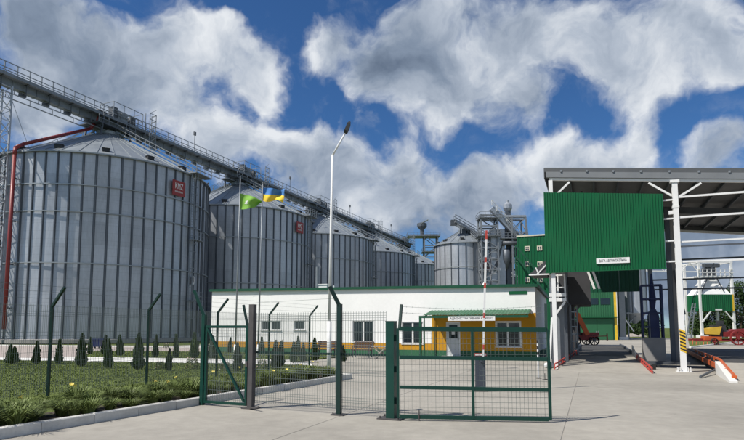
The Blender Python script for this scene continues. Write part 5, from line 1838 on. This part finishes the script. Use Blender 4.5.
g = MB(); g.tube((0.05, 0, 2.7), (0.05, 0, 3.1), 0.1, 0.16, 8); g.tube((0.05, 0, 3.1), (0.05, 0, 4.5), 0.18, 0.04, 8); g.build('probe_head', 'blue_dark', bk)
g = MB(); g.tube((-0.15, -0.25, 1.0), (-0.15, -0.25, 2.6), 0.03, None, 6); g.build('pipe', 'steel', bk)

# ---------------------------------------------------------------- second weighbridge to the right
a0, a1 = G(738, 383.5), AT(691, 349, 33.0)
dw2 = Vector((a1.x - a0.x, a1.y - a0.y, 0)).normalized()
deg2 = math.degrees(math.atan2(dw2.x, dw2.y))
F2 = Frame((a0.x, a0.y), deg2)
w2 = F2.root('weighbridge', 'open weighbridge with an orange side rail and white ramp wall beyond the canopy column', 'weighbridge')
g = MB(); g.v = [(0.0, 0, -0.01), (3.2, 0, -0.01), (3.2, 3.6, -0.01), (0.0, 3.6, -0.01), (0, 0, 0.01), (3.2, 0, 0.01), (3.2, 3.6, 0.45), (0.0, 3.6, 0.45)]
g.f = [(3, 2, 1, 0), (4, 5, 6, 7), (0, 1, 5, 4), (1, 2, 6, 5), (2, 3, 7, 6), (3, 0, 4, 7)]
g.build('ramp', 'concrete', w2)
g = MB(); g.v = [(-0.22, 0, -0.01), (0.0, 0, -0.01), (0.0, 3.6, -0.01), (-0.22, 3.6, -0.01), (-0.22, 0, 0.06), (0.0, 0, 0.06), (0.0, 3.6, 0.50), (-0.22, 3.6, 0.50)]
g.f = [(3, 2, 1, 0), (4, 5, 6, 7), (0, 1, 5, 4), (1, 2, 6, 5), (2, 3, 7, 6), (3, 0, 4, 7)]
g.build('ramp_wall', 'kerb_white', w2)
for i in range(3):
    g = MB(); g.box(-0.1, 3.2, 3.62 + 5.5 * i, 9.1 + 5.5 * i, 0.08, 0.45 - 0.004 * (i % 2)); g.build('deck_plate', 'deck', w2)
    g = MB(); g.box(-0.17, -0.101, 3.7 + 5.5 * i, 9.0 + 5.5 * i, 0.2, 0.40); g.build('side_rail', 'orange', w2)
g = MB(); g.beam((0.0, 0.3, 0.16), (-0.05, 3.6, 0.56), 0.06, 0.07); g.beam((-0.05, 3.6, 0.56), (-0.05, 16, 0.56), 0.06, 0.07); g.build('guide_rail', 'orange', w2)
for i in range(9):
    g = MB(); g.box(-0.09, -0.02, 0.5 + i * 1.6, 0.6 + i * 1.6, 0.1 if i < 2 else 0.45, 0.2 + 0.13 * i if i < 3 else 0.58); g.build('rail_stud', 'orange', w2)
g = MB(); g.beam((-0.9, 1.5, 0.05), (0.0, 4.5, 0.2), 0.06); g.build('ground_rod', 'steel_dark', w2)


# ================================================================== BEYOND THE CANOPY
YH2 = 79.5
FH_ = Frame((AT(617, 330, YH2).x, YH2), 14)
hg = FH_.root('green_hangar', 'green ribbed metal hangar with yellow corner trim seen through the canopy', 'building')
HZ = 9.6
for i in range(6):
    xa = -9.6 + i * 1.6
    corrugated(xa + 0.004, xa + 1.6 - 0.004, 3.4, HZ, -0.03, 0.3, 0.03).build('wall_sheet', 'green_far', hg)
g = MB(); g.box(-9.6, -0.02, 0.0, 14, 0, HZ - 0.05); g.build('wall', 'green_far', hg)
g = MB(); g.box(-0.28, 0.05, -0.08, 0.2, 0.0, HZ); o = g.build('corner_trim', 'haz_y', hg)
g = MB(); g.box(-9.6, 0.1, -0.6, 0.0, 3.25, 3.4); g.build('ledge', 'green', hg)
for i in range(5):
    g = MB(); g.box(-8.6 + i * 1.62, -7.3 + i * 1.62, -0.1, -0.04, 5.2, 6.1); g.build('window', 'glass', hg)
for i in range(2):
    g = MB(); g.box(-4.9 + i * 2.2, -2.75 + i * 2.2, -0.12, -0.02, 0.05, 3.1)
    d_ = g.build('door', 'green_far', hg)
    g = MB(); g.box(-2.9 + i * 0.25, -2.82 + i * 0.25, -0.16, -0.12, 1.0, 1.3); g.build('handle', 'steel', d_)
g = MB(); g.box(-9.8, 0.2, -0.3, 14.2, HZ, HZ + 0.2); g.build('roof', 'green_trim', hg)

# hopper silo on legs
YS = 84.0
b_ = AT(634, 300, YS)
hs = thing('hopper_silo', 'small galvanised hopper silo on legs beside the green hangar', 'silo', (b_.x, YS, 0))
g = MB(); g.lathe([(0.25, 2.4), (1.7, 4.0), (1.7, 12.0), (0.3, 13.0)], 24); g.build('body', 'galv', hs, smooth=False)
for a in range(8):
    t_ = a * math.pi / 4 + 0.2
    g = MB(); g.beam((1.78 * math.cos(t_), 1.78 * math.sin(t_), 4.0), (1.78 * math.cos(t_), 1.78 * math.sin(t_), 12), 0.1); g.build('stiffener', 'galv_dark', hs)
for (x_, y_) in ((-1.6, -1.2), (1.6, -1.2), (-1.6, 1.2), (1.6, 1.2)):
    g = MB(); g.beam((x_, y_, 0), (x_, y_, 4.2), 0.16); g.build('leg', 'steel', hs)
g = MB(); g.beam((-1.9, -1.3, 4.0), (1.9, -1.3, 4.0), 0.2); g.beam((-1.6, -1.25, 2.4), (0, -1.25, 3.9), 0.1); g.beam((1.6, -1.25, 2.4), (0, -1.25, 3.9), 0.1); g.build('ring_beam', 'steel', hs)
b_ = AT(621, 300, 82)
pt = thing('steel_pylon', 'pale grey steel pylon between the hangar and the hopper silo', 'pylon', (b_.x, 82, 0))
g = MB(); g.box(-0.45, 0.45, -0.3, 0.3, 0, 12); g.build('shaft', 'steel', pt)
g = MB(); g.box(-0.7, 0.7, -0.5, 0.5, 0, 0.4); g.build('footing', 'white', pt)
g = MB(); g.beam((0.4, -0.3, 3.0), (1.6, -0.3, 1.2), 0.14); g.build('brace', 'white', pt)

# loading hopper tower to the right
YT = 96.0
l0, l1 = AT(702, 330, YT), AT(734.5, 330, YT)
TW = l1.x - l0.x
lt = thing('loading_hopper', 'green loading hopper on white steel legs with a gantry on top', 'hopper', (l0.x, YT, 0))
zb2, zt2 = AT(702, 311.3, YT).z, AT(702, 294.5, YT).z
zt3 = AT(702, 261, YT).z
for x_ in (0, TW):
    for y_ in (0, 4.5):
        g = MB(); g.beam((x_, y_, 0), (x_, y_, zt3), 0.38); g.build('leg', 'white', lt)
        g = MB(); g.box(x_ - 0.7, x_ + 0.7, y_ - 0.7, y_ + 0.7, 0, 0.5); g.build('footing', 'white', lt)
for i in range(4):
    corrugated(0.1 + i * (TW - 0.2) / 4, 0.1 + (i + 1) * (TW - 0.2) / 4, zb2, zt2, -0.25, 0.35, 0.05).build('cladding_sheet', 'green', lt)
g = MB(); g.box(0.1, TW - 0.1, -0.2, 4.7, zb2, zt2); g.build('hopper_box', 'green', lt)
g = MB(); g.box(TW - 0.28, TW + 0.02, -0.32, -0.22, zb2, zt2); g.build('corner_trim', 'haz_y', lt)
g = MB(); g.v = [(0.2, 0, zt2), (TW - .2, 0, zt2), (TW - .2, 4.4, zt2), (.2, 4.4, zt2), (TW * .36, 1.6, zt2 + 3.1), (TW * .64, 1.6, zt2 + 3.1), (TW * .64, 2.8, zt2 + 3.1), (TW * .36, 2.8, zt2 + 3.1)]
g.f = [(3, 2, 1, 0), (4, 5, 6, 7), (0, 1, 5, 4), (1, 2, 6, 5), (2, 3, 7, 6), (3, 0, 4, 7)]
g.build('hopper_lid', 'white', lt)
g = MB(); g.box(TW * .42, TW * .62, -0.35, -0.26, zb2 + 0.12, zb2 + 0.42); g.build('name_plate', 'white', lt)
g = MB(); g.beam((0, -0.2, zb2 - 2.0), (1.6, -0.2, zb2), 0.2); g.build('knee_brace', 'white', lt)
g = MB(); g.beam((TW, -0.2, zb2 - 2.0), (TW - 1.6, -0.2, zb2), 0.2); g.build('knee_brace', 'white', lt)
for z_ in (zt2 + 3.2, zt3 - 0.2):
    g = MB()
    for y_ in (0, 4.5): g.beam((-0.3, y_, z_), (TW + 0.3, y_, z_), 0.32)
    for x_ in (0, TW): g.beam((x_, 0, z_), (x_, 4.5, z_), 0.28)
    g.build('gantry_beam', 'white', lt)
g = MB()
n = 8
for i in range(n):
    x_ = -0.3 + (TW + 0.6) * i / n; g.beam((x_, -0.3, zt2 + 3.3), (x_, -0.3, zt2 + 4.5), 0.1)
for h_ in (0.6, 1.2): g.beam((-0.3, -0.3, zt2 + 3.3 + h_), (TW + 0.3, -0.3, zt2 + 3.3 + h_), 0.1)
g.build('railing', 'white', lt)
g = MB(); g.box(TW * .4, TW * .65, 1.2, 3.0, zt2 + 3.1, zt2 + 5.0); g.box(TW * .30, TW * .78, 1.0, 1.8, zt3 - 1.0, zt3 - 0.35); g.build('drive_unit', 'steel_dark', lt)
g = MB(); g.beam((TW * .5, 0.1, zt3 - 0.4), (0.3, 0.1, zt2 + 0.4), 0.14); g.beam((TW * .5, 0.1, zt2 + 3.6), (TW * .75, 0.1, zt2 + 0.6), 0.14); g.build('diagonal_brace', 'steel_dark', lt)
# incoming conveyor bridge to the left of the gantry
g = MB()
xl = -15.0
for z_ in (zt3 - 0.2, zt3 - 1.9):
    g.beam((xl, 0.2, z_ + 0.2), (0, 0.2, z_), 0.2)
for i in range(10):
    xa, xb = xl * i / 10, xl * (i + 1) / 10
    g.beam((xa, 0.2, zt3 - (0.2 if i % 2 else 1.9)), (xb, 0.2, zt3 - (1.9 if i % 2 else 0.2)), 0.12)
g.beam((xl * 0.98, 0.2, zt3), (xl * 0.98, 0.2, 0), 0.3)
g.build('conveyor_bridge', 'white', lt)
g = MB()
for s_ in (0, 0.9): g.beam((-2.6 + s_, 0.5, 0), (-1.1 + s_ * 0.5, 0.5, zb2 + 1.4), 0.16)
for i in range(10): g.beam((-2.6 + 0.15 * i, 0.5, 0.6 * i), (-1.7 + 0.13 * i, 0.5, 0.6 * i), 0.1)
g.build('stair', 'steel', lt)

# agricultural machine: red trailed drill with a yellow tank
p = G(724, 345)
am = thing('farm_machine', 'red trailed farm machine with a yellow tank and spoked wheels', 'machine', p, -R(8))
k = p.y / FPX


def P2(px, py): return ((px - 724) * k, (345 - py) * k)


x_, z_ = P2(714.5, 331.5)
g = MB(); g.prism_y([(x_ - 0.55, z_ - 0.3), (x_ + 0.35, z_ - 0.35), (x_ + 0.62, z_ + 0.5), (x_ - 0.62, z_ + 0.3)], -0.6, 0.6); g.build('tank', 'tank', am)
x_, z_ = P2(735, 337)
g = MB(); g.box(-0.2, 4.6, -0.6, 0.8, 0.85, 1.35); g.prism_y([(0.2, 1.35), (4.6, 1.35), (4.6, 1.75), (0.9, 1.62)], -0.5, 0.6); g.build('hopper_body', 'machine_red', am)
g = MB(); g.beam((-3.4, 0, 0.55), (4.4, 0, 0.55), 0.2, 0.2); g.beam((-3.2, -0.8, 0.45), (4.4, -0.8, 0.45), 0.14); g.build('chassis', 'machine_red', am)
g = MB(); g.box(-2.0, -0.4, -0.5, 0.5, 0.5, 0.9); g.build('frame', 'orange', am)
g = MB(); g.box(-1.1, 0.1, -0.4, 0.5, 0.9, 2.1); g.box(-0.5, -0.1, -0.45, 0.4, 2.1, 2.5); g.build('gearbox', 'vent', am)
def wheel(parent, cx, cy, r, mat='machine_red', rim='black', spokes=8):
    g = MB()
    n = 20
    for (ra_, rb_) in ((r, r * 0.86),):
        kk = len(g.v)
        for i in range(n):
            t_ = 2 * math.pi * i / n
            for rr_ in (ra_, rb_):
                for yy in (-0.12, 0.12):
                    g.v.append((cx + rr_ * math.cos(t_), cy + yy, r + rr_ * math.sin(t_)))
        for i in range(n):
            a, b2_ = kk + 4 * i, kk + 4 * ((i + 1) % n)
            g.f += [(a, b2_, b2_ + 1, a + 1), (a + 2, a + 3, b2_ + 3, b2_ + 2), (a, a + 2, b2_ + 2, b2_), (a + 1, b2_ + 1, b2_ + 3, a + 3)]
    wh = g.build('wheel', rim, parent)
    g = MB()
    for i in range(spokes):
        t_ = 2 * math.pi * i / spokes
        g.beam((cx, cy, r), (cx + r * 0.87 * math.cos(t_), cy, r + r * 0.87 * math.sin(t_)), 0.07)
    g.tube((cx, cy - 0.15, r), (cx, cy + 0.15, r), r * 0.22, None, 10)
    g.build('spokes', mat, wh)


wheel(am, 0.9, -1.0, 0.75, rim='machine_red'); wheel(am, 2.2, -1.0, 0.55, rim='machine_red'); wheel(am, 3.4, -1.0, 0.55, rim='machine_red'); wheel(am, -1.3, -0.9, 0.35)
for i in range(8):
    g = MB(); g.beam((-3.3 + i * 0.35, -0.8, 0.5), (-3.4 + i * 0.35, -0.9, 0.02), 0.05); g.build('tine', 'orange', am)

# telehandler with an orange boom behind the cabin
p = G(590, 345.5)
th = thing('telehandler', 'telehandler with an orange boom parked past the control cabin', 'loader', p, 0)
k = p.y / FPX
bt = lambda px, py, dy=0.0: Vector(((px - 590) * k, dy, (345.5 - py) * k))
g = MB(); g.beam(bt(577, 314, -0.3), bt(586, 335, -0.5), 0.36, 0.42); g.build('boom', 'orange', th)
g = MB(); g.beam(bt(572.5, 305, -0.2), bt(578, 316, -0.3), 0.24, 0.28); g.build('boom_extension', 'orange', th)
g = MB(); g.box(-1.9, 0.9, 0.1, 1.9, 0.55, 1.0); g.box(-0.6, 1.1, 0.3, 1.7, 1.0, 1.3); g.build('chassis', 'machine_red', th)
g = MB(); g.box(-1.7, -0.8, 0.3, 1.3, 1.0, 2.4); g.build('cab', 'cabin', th)
g = MB(); g.box(-1.6, -0.9, 0.285, 0.299, 1.3, 2.3); g.build('cab_window', 'glass', th)
for x_ in (-1.4, 0.45):
    for y_ in (0.0, 1.95): wheel(th, x_, y_, 0.5, 'steel_dark', 'black')
g = MB(); g.beam((-0.3, -0.6, 0.9), (1.5, -0.6, 0.95), 0.08); g.beam((1.5, -0.6, 0.5), (1.5, -0.6, 1.2), 0.1); g.build('fork_carriage', 'machine_red', th)

# dark crates added beside the lane to darken a bright gap
p = FC.W(-4.6, 11.0)
ct = thing('pallet_stack', 'stack of dark filler crates beside the lane under the cabin', 'crates', p, -R(22))
for i in range(4):
    g = MB(); g.box(-0.5 + 0.05 * (i % 2), 0.4 + 0.05 * (i % 2), -0.5, 0.5, 0.02 + i * 0.45, 0.44 + i * 0.45); g.build('crate', 'cabin' if i % 2 else 'steel_dark', ct)

# rubble heaps on the far side
for (px, py, s_, lb) in ((632, 336.5, 0.8, 'low pale rubble heap under the hopper silo'), (641, 336.5, 0.6, 'small pale rubble heap right of the hopper silo legs')):
    p = G(px, py)
    g = MB()
    random.seed(int(px))
    n, m_ = 12, 5
    for j in range(m_ + 1):
        for i in range(n):
            t_ = 2 * math.pi * i / n; r_ = (1 - j / m_) * random.uniform(0.8, 1.15)
            g.v.append((2.4 * s_ * r_ * math.cos(t_), 1.4 * s_ * r_ * math.sin(t_), 0.9 * s_ * (j / m_) ** 0.8 * random.uniform(0.8, 1.1) - 0.05))
    for j in range(m_):
        for i in range(n):
            q = (i + 1) % n
            g.f.append((j * n + i, j * n + q, (j + 1) * n + q, (j + 1) * n + i))
    o = g.build('rubble_heap', 'rubble', None, p)
    o['label'] = lb; o['category'] = 'rubble'
random.seed(11)

# grass verge by the loading hopper
g = MB()
V = [G(690, 347.5), G(716, 343.5), G(744, 341), G(800, 337), G(744, 333.5), G(700, 336.5), G(688, 340)]
g.prism([v[:2] for v in V], -0.08, 0.05)
structure('grass_verge', g, 'grass', 'grass verge in front of the loading hopper')
kerb4 = bpy.data.objects.new('verge_kerb', None); col.objects.link(kerb4); kerb4['kind'] = 'structure'; kerb4['label'] = 'white kerb along the grass verge'
A, B = G(690, 348), G(744, 341.5)
n = int((B - A).length / 2)
for i in range(n):
    u = A.lerp(B, (i + 0.5) / n)
    inst('kerb_stone', kmesh2, kerb4, u, math.atan2((B - A).y, (B - A).x) - R(90))


# ---------------------------------------------------------------- trees
def tree(px, py, Y, h, r, lb, nleaf=2600, seed=1, low=0.12):
    rnd = random.Random(seed)
    b_ = AT(px, 328, Y)
    t = thing('tree', lb, 'tree', (b_.x, Y, 0))
    g = MB()
    g.tube((0, 0, 0), (0.1, 0, h * 0.35), h * 0.022, h * 0.015, 8)
    for i in range(6):
        a = rnd.uniform(0, 6.28)
        g.tube((0.1, 0, h * rnd.uniform(0.2, 0.36)), (math.cos(a) * r * 0.6, math.sin(a) * r * 0.6, h * rnd.uniform(0.5, 0.8)), h * 0.009, h * 0.003, 6)
    g.build('trunk', 'bark', t)
    cl = []
    for i in range(26):
        a, q = rnd.uniform(0, 6.28), rnd.uniform(low, 0.93)
        prof = math.sin(math.pi * min(1, (q - low * 0.6) / (1.02 - low * 0.6))) ** 0.55
        rr = r * prof * rnd.uniform(0.25, 0.85)
        cl.append((Vector((rr * math.cos(a), rr * math.sin(a), q * h)), r * rnd.uniform(0.22, 0.42)))
    g = MB()
    for i in range(nleaf):
        c, cr_ = cl[i % len(cl)]
        d = Vector((rnd.gauss(0, 1), rnd.gauss(0, 1), rnd.gauss(0, 0.8))).normalized()
        p = c + d * cr_ * rnd.uniform(0.55, 1.08)
        if p.z < 0.1: p.z = 0.1
        s_ = rnd.uniform(0.10, 0.22) * (Y / 100)
        u = (d + Vector((rnd.uniform(-1, 1), rnd.uniform(-1, 1), rnd.uniform(-1, 1))) * 0.8).normalized()
        v = u.cross(Vector((rnd.uniform(-1, 1), rnd.uniform(-1, 1), rnd.uniform(-1, 1)))).normalized()
        w_ = u.cross(v)
        g.quad(p - v * s_, p - w_ * s_ * 0.6, p + v * s_, p + w_ * s_ * 0.6)
    g.build('crown', 'leaf', t)


tree(634, 330, 118, 4.6, 3.6, 'rounded green bush tree seen below the hopper silo', 2200, 3)
tree(650, 330, 125, 4.2, 3.2, 'low green tree right of the hopper silo', 1500, 4)
tree(628, 330, 150, 4.5, 5.0, 'far low tree behind the hopper silo legs', 1200, 14)
tree(707, 330, 112, 7.0, 3.4, 'dark tree behind one leg of the loading hopper', 2600, 5, 0.04)
tree(716, 330, 110, 6.6, 3.6, 'dark tree under the middle of the loading hopper', 2600, 6, 0.04)
tree(727, 330, 112, 7.4, 3.6, 'dark tree under the hopper corner with the yellow trim', 2600, 7, 0.04)
tree(741, 330, 104, 10.6, 4.0, 'tall dark tree just right of the loading hopper', 4200, 8, 0.04)
tree(752, 330, 106, 9.0, 4.5, 'broad tree beyond the tall dark one', 3000, 9, 0.04)
tree(696, 330, 128, 5.5, 4.0, 'low tree between the canopy column and the loading hopper', 1800, 10, 0.05)
tree(768, 330, 110, 9.5, 5.0, 'broad tree at the end of the right tree row', 2500, 12, 0.05)
